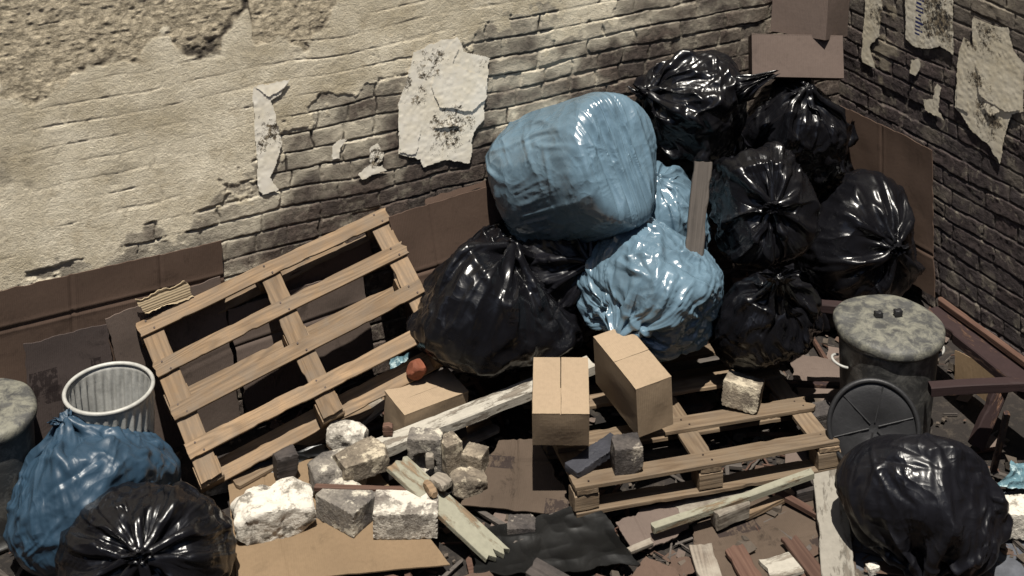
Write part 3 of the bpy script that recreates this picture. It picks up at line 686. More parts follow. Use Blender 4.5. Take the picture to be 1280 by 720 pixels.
# ------------------------------------------------------------------ cartons
def carton(label, M, w, d, h, mat='carton', seam='d', gap=.003, lift=(0, 0), tape=False):
    """origin at the middle of the bottom; w along X, d along Y, h up"""
    root = empty('cardboard_box', None, label, 'cardboard box', 'cardboard boxes', M)
    s = nseed(); bm = bmesh.new(); th = .004
    n = 12
    # four walls with slight bulge, open top, bottom
    def wall(p0, p1, nrm):
        p0, p1 = np.array(p0), np.array(p1)
        t = np.linspace(0, 1, n); zz = np.linspace(0, h, n)
        T, Zz = np.meshgrid(t, zz, indexing='ij')
        bul = (.005 * min(w, d, h) / .2) * np.sin(np.pi * T) * np.sin(np.pi * Zz / h) * (.2 + vnoise(T * 1.2 + s, Zz / h * 1.2, seed=s)) + .0002 * vnoise(T * 9, Zz * 40, seed=s + 1)
        P = p0[None, None] + (p1 - p0)[None, None] * T[..., None]; P = np.concatenate([P, Zz[..., None]], -1)
        P[..., :2] += np.array(nrm)[None, None] * bul[..., None]
        vs = [[bm.verts.new(P[i, j]) for j in range(n)] for i in range(n)]
        for i in range(n - 1):
            for j in range(n - 1): bm.faces.new((vs[i][j], vs[i + 1][j], vs[i + 1][j + 1], vs[i][j + 1]))
    a, b = w / 2, d / 2
    wall((-a, -b), (a, -b), (0, -1)); wall((a, -b), (a, b), (1, 0)); wall((a, b), (-a, b), (0, 1)); wall((-a, b), (-a, -b), (-1, 0))
    f = [bm.verts.new(p) for p in ((-a, -b, 0), (-a, b, 0), (a, b, 0), (a, -b, 0))]; bm.faces.new(f)
    bmesh.ops.remove_doubles(bm, verts=bm.verts, dist=.0003)
    me = bpy.data.meshes.new('body'); bm.to_mesh(me); bm.free()
    link('body', me, MAT[mat], root)
    # top flaps meeting at a seam
    for k, sg in enumerate((-1, 1)):
        if seam == 'd': x0, x1, y0, y1 = (-a, -gap / 2, -b, b) if sg < 0 else (gap / 2, a, -b, b)
        else: x0, x1, y0, y1 = (-a, a, -b, -gap / 2) if sg < 0 else (-a, a, gap / 2, b)
        la = lift[k]
        z = h + .0005
        zl = lambda x, y: z + (la * (1 - abs(x) / a) if seam == 'd' else la * (1 - abs(y) / b))
        c = [(x0, y1, zl(x0, y1)), (x1, y1, zl(x1, y1)), (x1, y0, zl(x1, y0)), (x0, y0, zl(x0, y0))]
        v, q, _ = sheet_mesh([np.array(p) + [0, 0, th] for p in c], th, 16, 16, (), .0015, .0012, s + 3 + k)
        link('flap', mesh_np('flap', v, q, False), MAT[mat], root)
    if tape:
        L = d if seam == 'd' else w
        v, q, _ = sheet_mesh([(-.022, L / 2 + .001, h + th + .002), (.022, L / 2 + .001, h + th + .002), (.022, -L / 2 - .001, h + th + .002), (-.022, -L / 2 - .001, h + th + .002)], .0006, 6, 30, (), .001, .001, s + 9)
        link('tape', mesh_np('tape', v, q), MAT['tape'], root)
    return root
def carton_px(label, FL, FR, BL, z, hr, tilt=(0, 0), **k):
    p, q, r = at(*FL, z), at(*FR, z), at(*BL, z)
    u = q - p; w = np.linalg.norm(u); yaw = math.atan2(u[1], u[0]); yv = np.array([-math.sin(yaw), math.cos(yaw), 0])
    sd_ = r - p; d = np.linalg.norm(sd_); h = hr; y2 = math.atan2(sd_[1], sd_[0]) - math.pi / 2
    kw = d * d / (d * d + w * w); yaw = yaw * (1 - kw) + y2 * kw; xv = np.array([math.cos(yaw), math.sin(yaw), 0]); yv = np.array([-math.sin(yaw), math.cos(yaw), 0])
    c = (p + q + r + (q + r - p)) / 4
    M = Matrix.Translation(V(c)) @ Matrix.Rotation(yaw, 4, 'Z') @ Matrix.Rotation(tilt[0], 4, 'X') @ Matrix.Rotation(tilt[1], 4, 'Y') @ Matrix.Translation((0, 0, -h))
    return carton(label, M, w, d, h, **k)
carton_px('small pale carton with a centre seam on the near left end of the flat pallet', (669, 508), (740, 514), (664, 452), .50, .155, (math.radians(10), 0), seam='d', gap=.004)
carton_px('tall tilted carton standing on the flat pallet behind the small carton', (795, 481), (842, 472), (739, 421), .52, .225, (math.radians(3), math.radians(-5)), seam='w', gap=.002)
carton_px('low carton with its lid lit, behind the long flaking beam', (507, 517), (588, 488), (478, 491), .26, .17, (math.radians(4), 0), seam='w', gap=.001)
def M_at(p, yaw, tilt, roll=0):
    return Matrix.Translation(V(p)) @ Matrix.Rotation(yaw, 4, 'Z') @ Matrix.Rotation(tilt, 4, 'X') @ Matrix.Rotation(roll, 4, 'Y')
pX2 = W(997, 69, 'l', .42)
carton('wide brown carton, toned dark as if shaded, lying on the black bag in the corner', M_at(pX2, math.radians(-3), math.radians(-26)) @ Matrix.Translation((0, .10, -.105)), .44, .20, .20, mat='cartonshade' if 'cartonshade' in MAT else 'carton', seam='w')
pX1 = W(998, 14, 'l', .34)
carton('upper brown carton, toned dark as if shaded, tilted on the wide carton in the corner', M_at(pX1, math.radians(-38), math.radians(-12), math.radians(-4)) @ Matrix.Translation((0, .13, -.12)), .30, .24, .24, mat='cartonshade', seam='w')

# ------------------------------------------------------------------ pallets
def pallet(label, O, ux, uy, L, Wd, mat, nsl=4, sw=.064, st=.017, bh=.075, bottoms=3, seed=5, slat_y=None, jags=None):
    """O: corner; ux along slats, uy along stringers; up = ux x uy"""
    ux = unit(ux); uy = unit(np.array(uy) - ux * (np.array(uy) @ ux)); up = np.cross(ux, uy)
    M = Matrix([[ux[i], uy[i], up[i], O[i]] for i in range(3)] + [[0, 0, 0, 1]])
    root = empty('wooden_pallet', None, label, 'pallet', 'wooden pallets', M)
    r = np.random.default_rng(seed)
    ys = slat_y or [Wd * k / (nsl - 1) for k in range(nsl)]
    xs = [.045, L / 2, L - .045]
    for k, y in enumerate(ys):
        jl = (jags or {}).get(k, (.004, .004))
        me = board_mesh(L + r.uniform(-.012, .012), sw * r.uniform(.95, 1.05), st, nseed(), jl, .003, nails=[(x - L / 2 + dx, dy) for x in xs for dx, dy in ((.012, -.02), (-.01, .021))])
        link('slat', me, [MAT[mat], MAT['nail']], root, Matrix.Translation((L / 2 + r.uniform(-.006, .006), y + r.uniform(-.004, .004), -st / 2)) @ Matrix.Rotation(r.uniform(-.008, .008), 4, 'Z'))
    for x in xs:
        me = board_mesh(Wd + sw, .088, st, nseed(), (.003, .003), .002)
        link('stringer', me, [MAT[mat], MAT['nail']], root, Matrix.Translation((x, Wd / 2, -st * 1.5 - .001)) @ Matrix.Rotation(math.pi / 2, 4, 'Z'))
        for y in (0.0, Wd / 2, Wd):
            me = board_mesh(.10, .09, bh, nseed(), (.001, .001), .001)
            link('block', me, [MAT[mat], MAT['nail']], root, Matrix.Translation((x, y, -2 * st - bh / 2 - .002)))
    for y in (0.0, Wd / 2, Wd):
        me = board_mesh(L, .09, st, nseed(), (.003, .003), .003)
        link('bottom_board', me, [MAT[mat], MAT['nail']], root, Matrix.Translation((L / 2, y, -2.5 * st - bh - .003)))
    return root
# leaning pallet: low left corner on the rubbish, right end on the wall
k_ = H / 3.65
TLp, TRp, BLp = at(163, 424, .52 * k_), at(474, 276, .74 * k_), at(262, 608, .15 * k_)
_u = unit(TRp - TLp); _v = BLp - TLp; _v = _v - _u * (_v @ _u)
Lp, Wp = np.linalg.norm(TRp - TLp), np.linalg.norm(BLp - TLp)
_up = unit(np.cross(_u, -_v))
pallet('pale wooden pallet leaning on edge against the plastered brick wall', BLp + unit(-_v) * .06 - _u * .025, _u, -_v, Lp, Wp * .93, 'pallet', slat_y=[Wp * .14, Wp * .40, Wp * .665, Wp * .93], jags={2: (.004, .014)})
# flat pallet
A, B, D = at(716, 601, .215), at(1044, 545, .205), at(664, 500, .17)
pallet('wooden pallet lying flat under the cartons in the middle of the yard', A, B - A, D - A, np.linalg.norm(B - A), np.linalg.norm(D - A) * 1.32, 'palletdark', nsl=4, sw=.092, seed=9, jags={0: (.003, .02), 1: (.004, .02)})

# ------------------------------------------------------------------ dustbins
def lathe(prof, n=64, ribs=0, amp=0.0, r0=0, r1=9, dent=0.0, seed=0, cap=None):
    p = np.array(prof, float); ph = np.linspace(0, 2 * np.pi, n, endpoint=False)
    v = np.zeros((n, len(p), 3))
    for j, (r, z) in enumerate(p):
        rr = r + (amp * np.cos(ph * ribs) if ribs and r0 <= z <= r1 else 0)
        rr = rr * (1 + dent * vnoise(np.cos(ph) * 1.6 + seed, np.sin(ph) * 1.6, np.full(n, z * 3), seed))
        v[:, j] = np.stack([rr * np.cos(ph), rr * np.sin(ph), np.full(n, z) + dent * .12 * vnoise(np.cos(ph) * 1.3 * r * 8 + seed, np.sin(ph) * 1.3 * r * 8, seed=seed + 1)], -1)
    return v.reshape(-1, 3), grid_quads(n, len(p), wrap=True)
def tube_mesh(pts, r, n=8):
    pts = np.array(pts, float); V_ = []; 
    for i, p in enumerate(pts):
        t = unit(pts[min(i + 1, len(pts) - 1)] - pts[max(i - 1, 0)]); a = unit(np.cross(t, (.3, .2, 1) if abs(t[2]) < .9 else (1, 0, 0))); b = np.cross(t, a)
        for k in range(n):
            an = 2 * math.pi * k / n; V_.append(p + r * (a * math.cos(an) + b * math.sin(an)))
    q = []
    for i in range(len(pts) - 1):
        for k in range(n): q.append([i * n + k, i * n + (k + 1) % n, (i + 1) * n + (k + 1) % n, (i + 1) * n + k])
    return np.array(V_), np.array(q)
def lid_profile(R): return [(.0005, .040), (R * .25, .040), (R * .5, .037), (R * .75, .032), (R * .9, .027), (R * .97, .023), (R, .018), (R + .006, .010), (R + .007, -.012), (R + .004, -.020), (R - .002, -.016), (R - .004, .006), (R * .9, .020), (R * .5, .030), (.0005, .033)]
def dustbin(label, base, R, Hh, lid=True, mat='darkzinc', lidmat='lidzinc', ribs=0, tiltx=0.0, handles=True, yaw=0.0, taper=.86, seed=3, knobs=False):
    root = empty('dustbin', None, label, 'dustbin', 'metal dustbins', Matrix.Translation(V(base)) @ Matrix.Rotation(yaw, 4, 'Z') @ Matrix.Rotation(tiltx, 4, 'X'))
    rb = R * taper
    zz = np.linspace(.02, Hh - .03, 14)
    out = [(rb - .02, .012), (rb, 0), (rb + .002, .02)] + [(rb + (R - rb) * z / Hh, z) for z in zz] 
    inn = [(R - .004, Hh - .01)] + [(rb + (R - rb) * z / Hh - .004, z) for z in zz[::-1]] + [(rb - .006, .02), (.001, .022)]
    v, q = lathe(out + [(R, Hh - .01)] + inn, 160 if ribs else 96, ribs, .008 if ribs else 0, .05, Hh - .05, .012, seed)
    link('body', mesh_np('body', v, q), MAT[mat], root)
    an = np.linspace(0, 2 * math.pi, 65)
    v, q = tube_mesh([(R * math.cos(a), R * math.sin(a), Hh - .004) for a in an], .0085, 8)
    link('rim', mesh_np('rim', v, q), MAT['zinc' if not lid else mat], root)
    if handles:
        for sg in (-1, 1):
            hp = [(sg * (R * .97 + .045 * math.sin(t)), .05 * math.cos(t) * 1.0, Hh - .12 + .012 * math.sin(t)) for t in np.linspace(0, math.pi, 14)]
            v, q = tube_mesh(hp, .006); link('handle', mesh_np('handle', v, q), MAT['zinc'], root)
    if lid:
        v, q = lathe(lid_profile(R + .012), 96, dent=.05, seed=seed)
        lo = link('lid', mesh_np('lid', v, q), MAT[lidmat], root, Matrix.Translation((0, 0, Hh + .012)) @ Matrix.Rotation(.03, 4, 'Y'))
        if knobs:                                     # the two lugs left of a broken lid handle
            for sx in (-.045, .045):
                lm = rock_mesh((.034, .026, .034), seed + 8 + int(sx * 100), .08, 3, 3)
                link('handle_lug', lm, MAT['blackrub'], lo, Matrix.Translation((sx, .02, .048)))
    return root
pb = at(1112, 404, .55)
dustbin('tall sooty dustbin with mottled lid and broken handle beside the bare brick wall', (pb[0], pb[1], 0), .212, .52, yaw=math.radians(12), knobs=True, seed=6)
pb = at(136, 484, .52)
dustbin('open pale ribbed bin behind the deep blue bag', (pb[0], pb[1], 0), .17, .52, lid=False, mat='zinc', ribs=30, handles=False, yaw=.3, taper=.8, seed=9)
pb = at(-24, 510, .52)
dustbin('dark dustbin with a pale worn lid, left of the deep blue bag', (pb[0], pb[1], 0), .19, .48, yaw=.5, taper=.95, seed=14, handles=False)
# loose lid leaning
pl_ = at(1092, 534, .255)
lr = empty('bin_lid', None, 'loose black ridged bin lid leaning on the tall sooty dustbin', 'bin lid', None, Matrix.Translation(V(pl_)) @ Matrix.Rotation(math.radians(-8), 4, 'Z') @ Matrix.Rotation(math.radians(66), 4, 'X'))
v, q = lathe([(.001, .004), (.05, .004), (.06, .007), (.10, .004), (.13, .008), (.165, .004), (.175, .0)], 96, dent=.02, seed=2)
link('plate', mesh_np('plate', v, q), MAT['blackrub'], lr)
v, q = tube_mesh([(.18 * math.cos(a), .18 * math.sin(a), .006) for a in np.linspace(0, 2 * math.pi, 65)], .011, 10); link('rim', mesh_np('rim', v, q), MAT['blackrub'], lr)
for k in range(6):
    a = k * math.pi / 3 + .3
    v, q = tube_mesh([(.02 * math.cos(a), .02 * math.sin(a), .007), (.165 * math.cos(a), .165 * math.sin(a), .006)], .0035, 6); link('spoke', mesh_np('spoke', v, q), MAT['blackrub'], lr)

# ------------------------------------------------------------------ cardboard against the walls and on the ground
def lean(pts, w): return [W(x, y, w, o) for x, y, o in pts]
sheet('cardboard_sheet', 'long folded brown cardboard along the plastered wall above the ribbed bin', lean([(-40, 372, .014), (277, 301, .014)], 'l') + [W(284, 470, 'l', .03), W(-30, 560, 'l', .05)], 'cartonbrown', nu=140, nv=80, creases=[('u', .385, .006), ('u', .74, .005), ('v', .26, .006)], wob=.012, tear=.006)
sheet('cardboard_sheet', 'dark scuffed carton panel with worn printing behind the ribbed bin', [W(30, 430, 'l', .07), W(134, 404, 'l', .06), W(150, 530, 'l', .09), W(42, 560, 'l', .10)], 'cartonprint', nu=60, nv=50, wob=.012, tear=.010)
sheet('cardboard_sheet', 'grey-brown cardboard panel between the ribbed bin and the leaning pallet', [W(131, 398, 'l', .045), W(276, 346, 'l', .03), W(300, 520, 'l', .05), W(185, 590, 'l', .07)], 'cartongrey', nu=60, nv=60, creases=[('v', .5, .004)], wob=.012, tear=.008)
sheet('corrugated_strip', 'torn pale corrugated strip on top of the grey-brown panel beside the pallet corner', [W(168, 377, 'l', .062), W(236, 351, 'l', .05), W(243, 371, 'l', .055), W(182, 394, 'l', .066)], 'cartonedge', nu=40, nv=46, creases=[('v', x, .004) for x in (.15, .3, .45, .6, .75, .9)], tear=.022, wob=.004)
sheet('cardboard_sheet', 'dark cardboard panel propped behind the middle of the leaning pallet', [W(285, 390, 'l', .055), W(452, 335, 'l', .05), W(470, 455, 'l', .08), W(310, 520, 'l', .09)], 'cartongrey', nu=60, nv=50, creases=[('v', .35, .005, .02)], wob=.02, tear=.01)
sheet('cardboard_sheet', 'brown cardboard strip showing through the top gap of the leaning pallet', [W(345, 352, 'l', .02), W(462, 302, 'l', .02), W(470, 335, 'l', .03), W(352, 395, 'l', .03)], 'cartonbrown', nu=50, nv=30, wob=.015, tear=.01)
sheet('cardboard_sheet', 'tall creased brown cardboard between the leaning pallet and the blue barrel-shaped bag', [W(486, 271, 'l', .09), W(655, 219, 'l', .06), W(665, 370, 'l', .12), W(512, 420, 'l', .16)], 'cartonbrown', nu=80, nv=70, creases=[('u', .29, .004, .012), ('v', .52, .006)], wob=.012, tear=.005)
sheet('cardboard_strip', 'thin torn cardboard edge above the tall creased sheet on the plastered wall', [W(531, 249, 'l', .05), W(640, 216, 'l', .04), W(641, 224, 'l', .05), W(532, 256, 'l', .06)], 'cartonbrown', nu=50, nv=8, wob=.006, tear=.008)
sheet('cardboard_sheet', 'dark brown cardboard against the bare brick wall behind the round black bag', [W(1050, 132, 'r', .04), W(1166, 187, 'r', .04), W(1168, 372, 'r', .08), W(1052, 300, 'r', .08)], 'cartonbrown', nu=70, nv=80, creases=[('u', .46, .005, .01), ('v', .72, .005)], wob=.014, tear=.006)
sheet('cardboard_sheet', 'large flat cardboard in front of the leaning pallet carrying the white chunk', [at(284, 592, .075), at(452, 562, .09), at(563, 706, .05), at(296, 730, .045)], 'cartonflat', nu=110, nv=90, creases=[('v', .56, .006, .0), ('u', .26, .004)], wob=.009, tear=.0025)
sheet('cardboard_sheet', 'small torn cardboard corner poking out beside the radiating black bag', [at(268, 690, .03), at(300, 682, .04), at(306, 728, .03), at(286, 735, .02)], 'cartonflat', nu=30, nv=30, wob=.006, tear=.008)
sheet('cardboard_sheet', 'muddy printed cardboard sloping down left of the flat pallet', [at(624, 548, .13), at(672, 548, .15), at(722, 642, .045), at(578, 630, .06)], 'cartondirty', nu=80, nv=70, creases=[('v', .30, .005), ('u', .45, .005)], wob=.016, tear=.008)
sheet('cardboard_sheet', 'dirty brown cardboard spread on the ground in front of the flat pallet', [at(858, 622, .02), at(1040, 580, .025), at(1072, 716, .015), at(880, 745, .012)], 'cartondirty', nu=90, nv=70, creases=[('u', .42, .005), ('v', .6, .003)], wob=.012, tear=.012)
sheet('cardboard_sheet', 'grimy purple-brown cardboard under the tip of the thin green batten', [at(770, 655, .05), at(846, 616, .06), at(862, 660, .04), at(792, 694, .03)], 'cartongrey', nu=60, nv=50, wob=.014, tear=.014, creases=[('u', .3, .004)])
sheet('cardboard_sheet', 'rust-brown cardboard scrap at the bottom of the yard', [at(806, 696, .05), at(846, 712, .05), at(872, 760, .02), at(770, 745, .02)], 'cartonbrown', nu=40, nv=40, wob=.01, tear=.01)
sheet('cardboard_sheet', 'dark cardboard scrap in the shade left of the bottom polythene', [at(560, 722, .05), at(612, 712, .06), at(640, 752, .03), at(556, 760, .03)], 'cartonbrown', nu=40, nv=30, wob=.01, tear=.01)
sheet('cardboard_sheet', 'brown board panel standing behind the dark red beam beside the lidded dustbin', [W(1194, 438, 'r', .30), W(1243, 462, 'r', .30), W(1232, 530, 'r', .34), W(1192, 512, 'r', .34)], 'cartonflat', nu=40, nv=50, wob=.01, tear=.006)
# film, cloth
sheet('plastic_film', 'crumpled dark polythene film on the ground below the muddy cardboard', [at(596, 655, .06), at(745, 632, .10), at(800, 705, .05), at(590, 716, .05)], 'film', 'plastic film', None, th=.003, nu=110, nv=90, wob=.035, crumple=.004, tear=.014)
sheet('plastic_film', 'strip of shiny black polythene under the leaning pallet', [at(292, 580, .10), at(352, 552, .14), at(420, 560, .10), at(320, 600, .07)], 'film', 'plastic film', None, th=.003, nu=70, nv=40, wob=.03, crumple=.014, tear=.02)
sheet('grey_cloth', 'grey-blue cloth spread on the ground beneath the saggy black bag', [at(1062, 655, .012), at(1290, 610, .014), at(1310, 735, .012), at(1064, 735, .012)], 'cloth', 'cloth', None, th=.004, nu=120, nv=80, wob=.02, crumple=.008, tear=.02)
sheet('rag', 'crumpled pale blue rag beside the saggy black bag', [at(1252, 604, .11), at(1268, 574, .15), at(1300, 582, .12), at(1300, 618, .05)], 'bluecloth', 'rag', None, th=.004, nu=50, nv=50, wob=.05, crumple=.025, tear=.02)
sheet('rag', 'small blue rag showing behind the lower right end of the leaning pallet', [W(487, 446, 'l', .36), W(510, 440, 'l', .36), W(508, 480, 'l', .42), W(486, 478, 'l', .42)], 'bluecloth', 'rag', None, th=.004, nu=30, nv=30, wob=.03, crumple=.02, tear=.02)

# ------------------------------------------------------------------ loose timber
pboard('timber_beam', 'long beam with flaking white paint sloping from the rubble up behind the cartons', (470, 556), .20, (738, 450), .30, .085, .05, 'whitewood', jag=(.03, .006), cat='beam', group=None)
pboard('timber_beam', 'broken charred beam end under the flaking white beam', (474, 578), .12, (575, 520), .19, .06, .085, 'charwood', jag=(.01, .02), cat='beam', group=None)
pboard('timber_block', 'short splintered grey block below the middle of the flaking white beam', (582, 516), .19, (616, 503), .19, .06, .05, 'greywood', jag=(.008, .008), cat='wood block', group='wood offcuts')
pboard('board', 'pale green painted board sloping down over the rubble to the bottom edge', (496, 578), .22, (622, 690), .07, .105, .022, 'greenwood', jag=(.01, .03), warp=.006)
pboard('batten', 'thin pale batten lying across the grey rubble', (394, 606), .175, (510, 609), .175, .025, .02, 'cartonedgewood' if 'cartonedgewood' in MAT else 'rawred', jag=(.01, .015))
pboard('batten', 'thin pale green batten propped across the yard in front of the flat pallet', (815, 658), .10, (1016, 588), .14, .034, .03, 'greenwood', jag=(.01, .006))
pboard('board', 'upright whitewashed board at the bottom beside the saggy black bag', (1033, 562), .10, (1048, 735), .05, .125, .022, 'greypaint', jag=(.02, .02), warp=.006)
pboard('board', 'narrow dark board tucked along the whitewashed board', (1024, 575), .06, (1032, 620), .06, .05, .02, 'charwood', jag=(.01, .006))
pboard('batten', 'splintered red-brown stick crossing under the thin green batten', (936, 594), .06, (1020, 640), .05, .032, .022, 'rawred', jag=(.02, .03))
pboard('timber_block', 'squat pale wood block under the thin green batten', (893, 640), .10, (932, 624), .10, .055, .07, 'greywood', jag=(.004, .008), cat='wood block', group='wood offcuts')
pboard('batten', 'short light batten beside the squat wood block', (930, 640), .055, (992, 612), .055, .035, .028, 'pallet', jag=(.006, .008))
pboard('timber_block', 'dark red charred stub near the top of the whitewashed board', (992, 609), .07, (1028, 600), .07, .075, .055, 'charwood', jag=(.008, .008), cat='wood block', group='wood offcuts')
pboard('board', 'short grey plank at the bottom with its end in shade', (876, 680), .05, (893, 735), .04, .09, .018, 'greywood', jag=(.006, .006))
pboard('board', 'reddish broken plank at the bottom right of the short grey plank', (918, 684), .05, (948, 735), .04, .08, .018, 'rawred', jag=(.012, .006))
pboard('board', 'reddish broken plank wedged left of the whitewashed board', (986, 672), .05, (1030, 728), .04, .065, .018, 'rawred', jag=(.02, .006))
pboard('board', 'off-white flat offcut between the two reddish planks', (958, 712), .03, (1004, 700), .03, .11, .015, 'whitewood', jag=(.012, .012))
pboard('board', 'broad grey-brown board lying behind the thin green batten', (850, 640), .05, (930, 602), .06, .13, .018, 'greywood', jag=(.01, .012))
pboard('batten', 'short wet-looking strip under the left end of the thin green batten', (786, 688), .05, (815, 676), .05, .03, .015, 'greywood', jag=(.006, .01))
pboard('batten', 'splintered stick beside the flat pallet front edge', (822, 622), .06, (858, 640), .04, .02, .012, 'rawred', jag=(.02, .01))
pboard('board', 'long board on the ground under the leaning pallet', (290, 600), .09, (480, 496), .12, .10, .02, 'palletdark', jag=(.006, .006))
board('board', 'dark grey board standing in the heap beside the pale blue bags', W(880, 203, 'l', .78), W(868, 324, 'l', .90), .082, .035, 'darkwood', zh=(0, -1, .35), jag=(.01, .006))
pboard('board', 'pale lath pieces under the flaking white beam end', (568, 556), .06, (620, 532), .06, .07, .014, 'greywood', jag=(.01, .01))
pboard('board', 'small orange lath under the grey block', (580, 540), .08, (612, 524), .09, .04, .012, 'pallet', jag=(.01, .006))
pboard('board', 'grey lath end beside the low carton', (440, 530), .08, (480, 500), .14, .09, .015, 'greywood', jag=(.01, .01))
pboard('timber_beam', 'broad dark red painted beam lying along the bare brick wall', (1168, 384), .36, (1300, 486), .36, .13, .05, 'redwood', cat='beam', group='dark red painted timbers', jag=(.006, .006))
pboard('batten', 'chipped red lath along the bare brick wall above the broad red beam', (1176, 372), .40, (1300, 462), .40, .03, .03, 'rawred', group='dark red painted timbers', jag=(.01, .01))
pboard('timber_beam', 'slim dark red beam with a pale sawn end pointing left from the bare brick wall', (1162, 480), .40, (1310, 474), .42, .05, .045, 'redwood', cat='beam', group='dark red painted timbers', jag=(.002, .002))
pboard('timber_beam', 'dark red beam end sticking out left behind the lidded dustbin', (1020, 377), .50, (1110, 386), .48, .05, .045, 'redwood', cat='beam', group='dark red painted timbers', jag=(.002, .002))
pboard('batten', 'thin dark red lath between the flat pallet and the lidded dustbin', (950, 474), .12, (1064, 480), .10, .03, .018, 'redwood', group='dark red painted timbers', jag=(.01, .004))
pboard('batten', 'thin dark red stake standing right of the saggy black bag', (1260, 520), .35, (1243, 592), .02, .025, .02, 'redwood', group='dark red painted timbers', zh=(0, -1, .2), jag=(.006, .006))
pboard('timber_beam', 'dark red beam dropping to the ground under the broad red beam', (1262, 468), .33, (1222, 560), .05, .06, .05, 'redwood', cat='beam', group='dark red painted timbers', zh=(0, -1, .2), jag=(.002, .006))
pboard('timber_block', 'pale sawn offcut behind the flat pallet beside the slim black bag', (905, 418), .16, (922, 412), .16, .05, .04, 'pallet', cat='wood block', group='wood offcuts', jag=(.006, .006))
pboard('board', 'broken slat end on the ground behind the flat pallet', (914, 452), .20, (972, 449), .20, .07, .018, 'pallet', jag=(.01, .01))

# ------------------------------------------------------------------ rubble
R_ = math.radians
rock('stone_chunk', 'big bright white-topped chunk on the flat cardboard', (342, 641), .11, (.31, .21, .15), R_(16), 'stonewhite', rough=.13, cuts=12, cutr=(.62, .95), ell=1.3)
rock('brick', 'grey broken brick left of the whitened brick, under the pale batten', (434, 632), .115, (.20, .15, .105), R_(-35), 'stone', rough=.025, cuts=2, cutr=(.92, 1.0))
rock('brick', 'whitened brick nearest the green board on the flat cardboard', (508, 642), .115, (.25, .15, .11), R_(2), 'stonepale', rough=.03, cuts=2, cutr=(.9, 1.0))
rock('stone_chunk', 'dark grey angular stone behind the pale batten', (422, 592), .13, (.22, .16, .13), R_(22), 'stone', rough=.09, cuts=9, cutr=(.6, .92), ell=1.3)
rock('stone_chunk', 'flat-topped tan stone resting on the dark grey angular stone', (452, 574), .19, (.20, .14, .08), R_(30), 'stonetan', rough=.05, cuts=7, cutr=(.6, .95))
rock('stone_chunk', 'rounded pale stone furthest back in the rubble by the long board', (434, 548), .17, (.16, .10, .13), R_(-10), 'stonepale', rough=.08, cuts=9, cutr=(.6, .9), ell=1.25)
rock('stone_chunk', 'arched broken stone behind the green board', (532, 564), .17, (.14, .08, .16), R_(-5), 'stone', rough=.04, cuts=4, cutr=(.7, .9), hollow=((0, 0, -.03), .05, .05))
rock('brick', 'upright pale half brick right of the arched stone', (562, 566), .16, (.075, .085, .13), R_(32), 'stonetan', rough=.03, cuts=2, cutr=(.9, 1.0))
rock('brick', 'small square pale half brick above the muddy cardboard', (594, 576), .12, (.09, .085, .10), R_(-20), 'stonetan', rough=.025, cuts=1, cutr=(.95, 1.0))
rock('stone_chunk', 'crumbled yellowish stone at the edge of the muddy cardboard', (585, 602), .09, (.14, .11, .09), R_(20), 'stonetan', rough=.12, cuts=6, cutr=(.6, .95), ell=1.3)
rock('wood_chip', 'tiny upright wood chip in front of the arched stone', (537, 576), .17, (.035, .03, .06), R_(10), 'greywood', rough=.02, cuts=1, sub=3, cat='wood chip', group='wood offcuts')
rock('wood_chip', 'nail-holed wood chip lying on the green board', (551, 602), .20, (.08, .06, .035), R_(-40), 'greywood', rough=.02, cuts=1, sub=3, cat='wood chip', group='wood offcuts')
rock('wood_chip', 'bright split wood chip on the green board beside the nail-holed chip', (538, 611), .19, (.03, .085, .03), R_(28), 'pallet', rough=.02, cuts=1, sub=3, cat='wood chip', group='wood offcuts')
rock('wood_chip', 'dark wedge-shaped wood stub at the top edge of the flat cardboard', (357, 579), .14, (.09, .08, .11), R_(25), 'charwood', rough=.03, cuts=3, cutr=(.6, .85), sub=4, cat='wood stub', group='wood offcuts')
rock('wood_chip', 'crumbly brown wood chip on the low end of the flaking white beam', (485, 537), .23, (.04, .03, .05), R_(0), 'rawred', rough=.06, cuts=3, sub=3, cat='wood chip', group='wood offcuts')
rock('brick', 'pale-faced broken brick standing on the flat pallet', (928, 490), .245, (.16, .12, .11), R_(-18), 'stonetan', tilt=(R_(-10), R_(6)), rough=.03, cuts=3, cutr=(.85, 1.0))
rock('stone_chunk', 'dark stone with a pale chipped top on the front slat of the flat pallet', (783, 568), .265, (.115, .10, .12), R_(10), 'stonedark', rough=.05, cuts=5)
rock('slate', 'blue-black slate slab lying over the left end of the flat pallet', (743, 570), .235, (.25, .08, .035), R_(40), 'slate', tilt=(0, R_(-6)), rough=.10, cuts=1, cutr=(.97, 1.0), cat='slate', group=None)
rock('stone_chunk', 'cream stone chunk on the grey cloth right of the saggy black bag', (1264, 646), .08, (.14, .12, .11), R_(0), 'stonewhite', rough=.06, cuts=5)
rock('pebble', 'small cream pebble on the grey cloth below the saggy black bag', (1091, 711), .03, (.045, .035, .03), R_(20), 'stonewhite', rough=.06, cuts=4, sub=4, cat='pebble', group=None)
rock('clay_pot', 'orange clay fragment between the pallet end and the wide black bag', (521, 462), .33, (.07, .06, .08), R_(15), 'orange', tilt=(R_(20), R_(25)), rough=.06, cuts=6, cutr=(.6, .95), ell=1.25, cat='clay fragment', group=None)
rock('stone_chunk', 'black stone at the right end of the flat pallet', (1023, 520), .13, (.13, .09, .07), R_(20), 'stonedark', rough=.06, cuts=5)
rock('stone_chunk', 'sooty stone touching the foot of the loose black bin lid', (1030, 556), .06, (.12, .10, .09), R_(40), 'stonedark', rough=.07, cuts=8, cutr=(.6, .95), ell=1.3)
pboard('board', 'dark splintered board in the shade between the muddy cardboard and the polythene', (640, 668), .05, (716, 640), .07, .08, .018, 'darkwood', jag=(.015, .02))
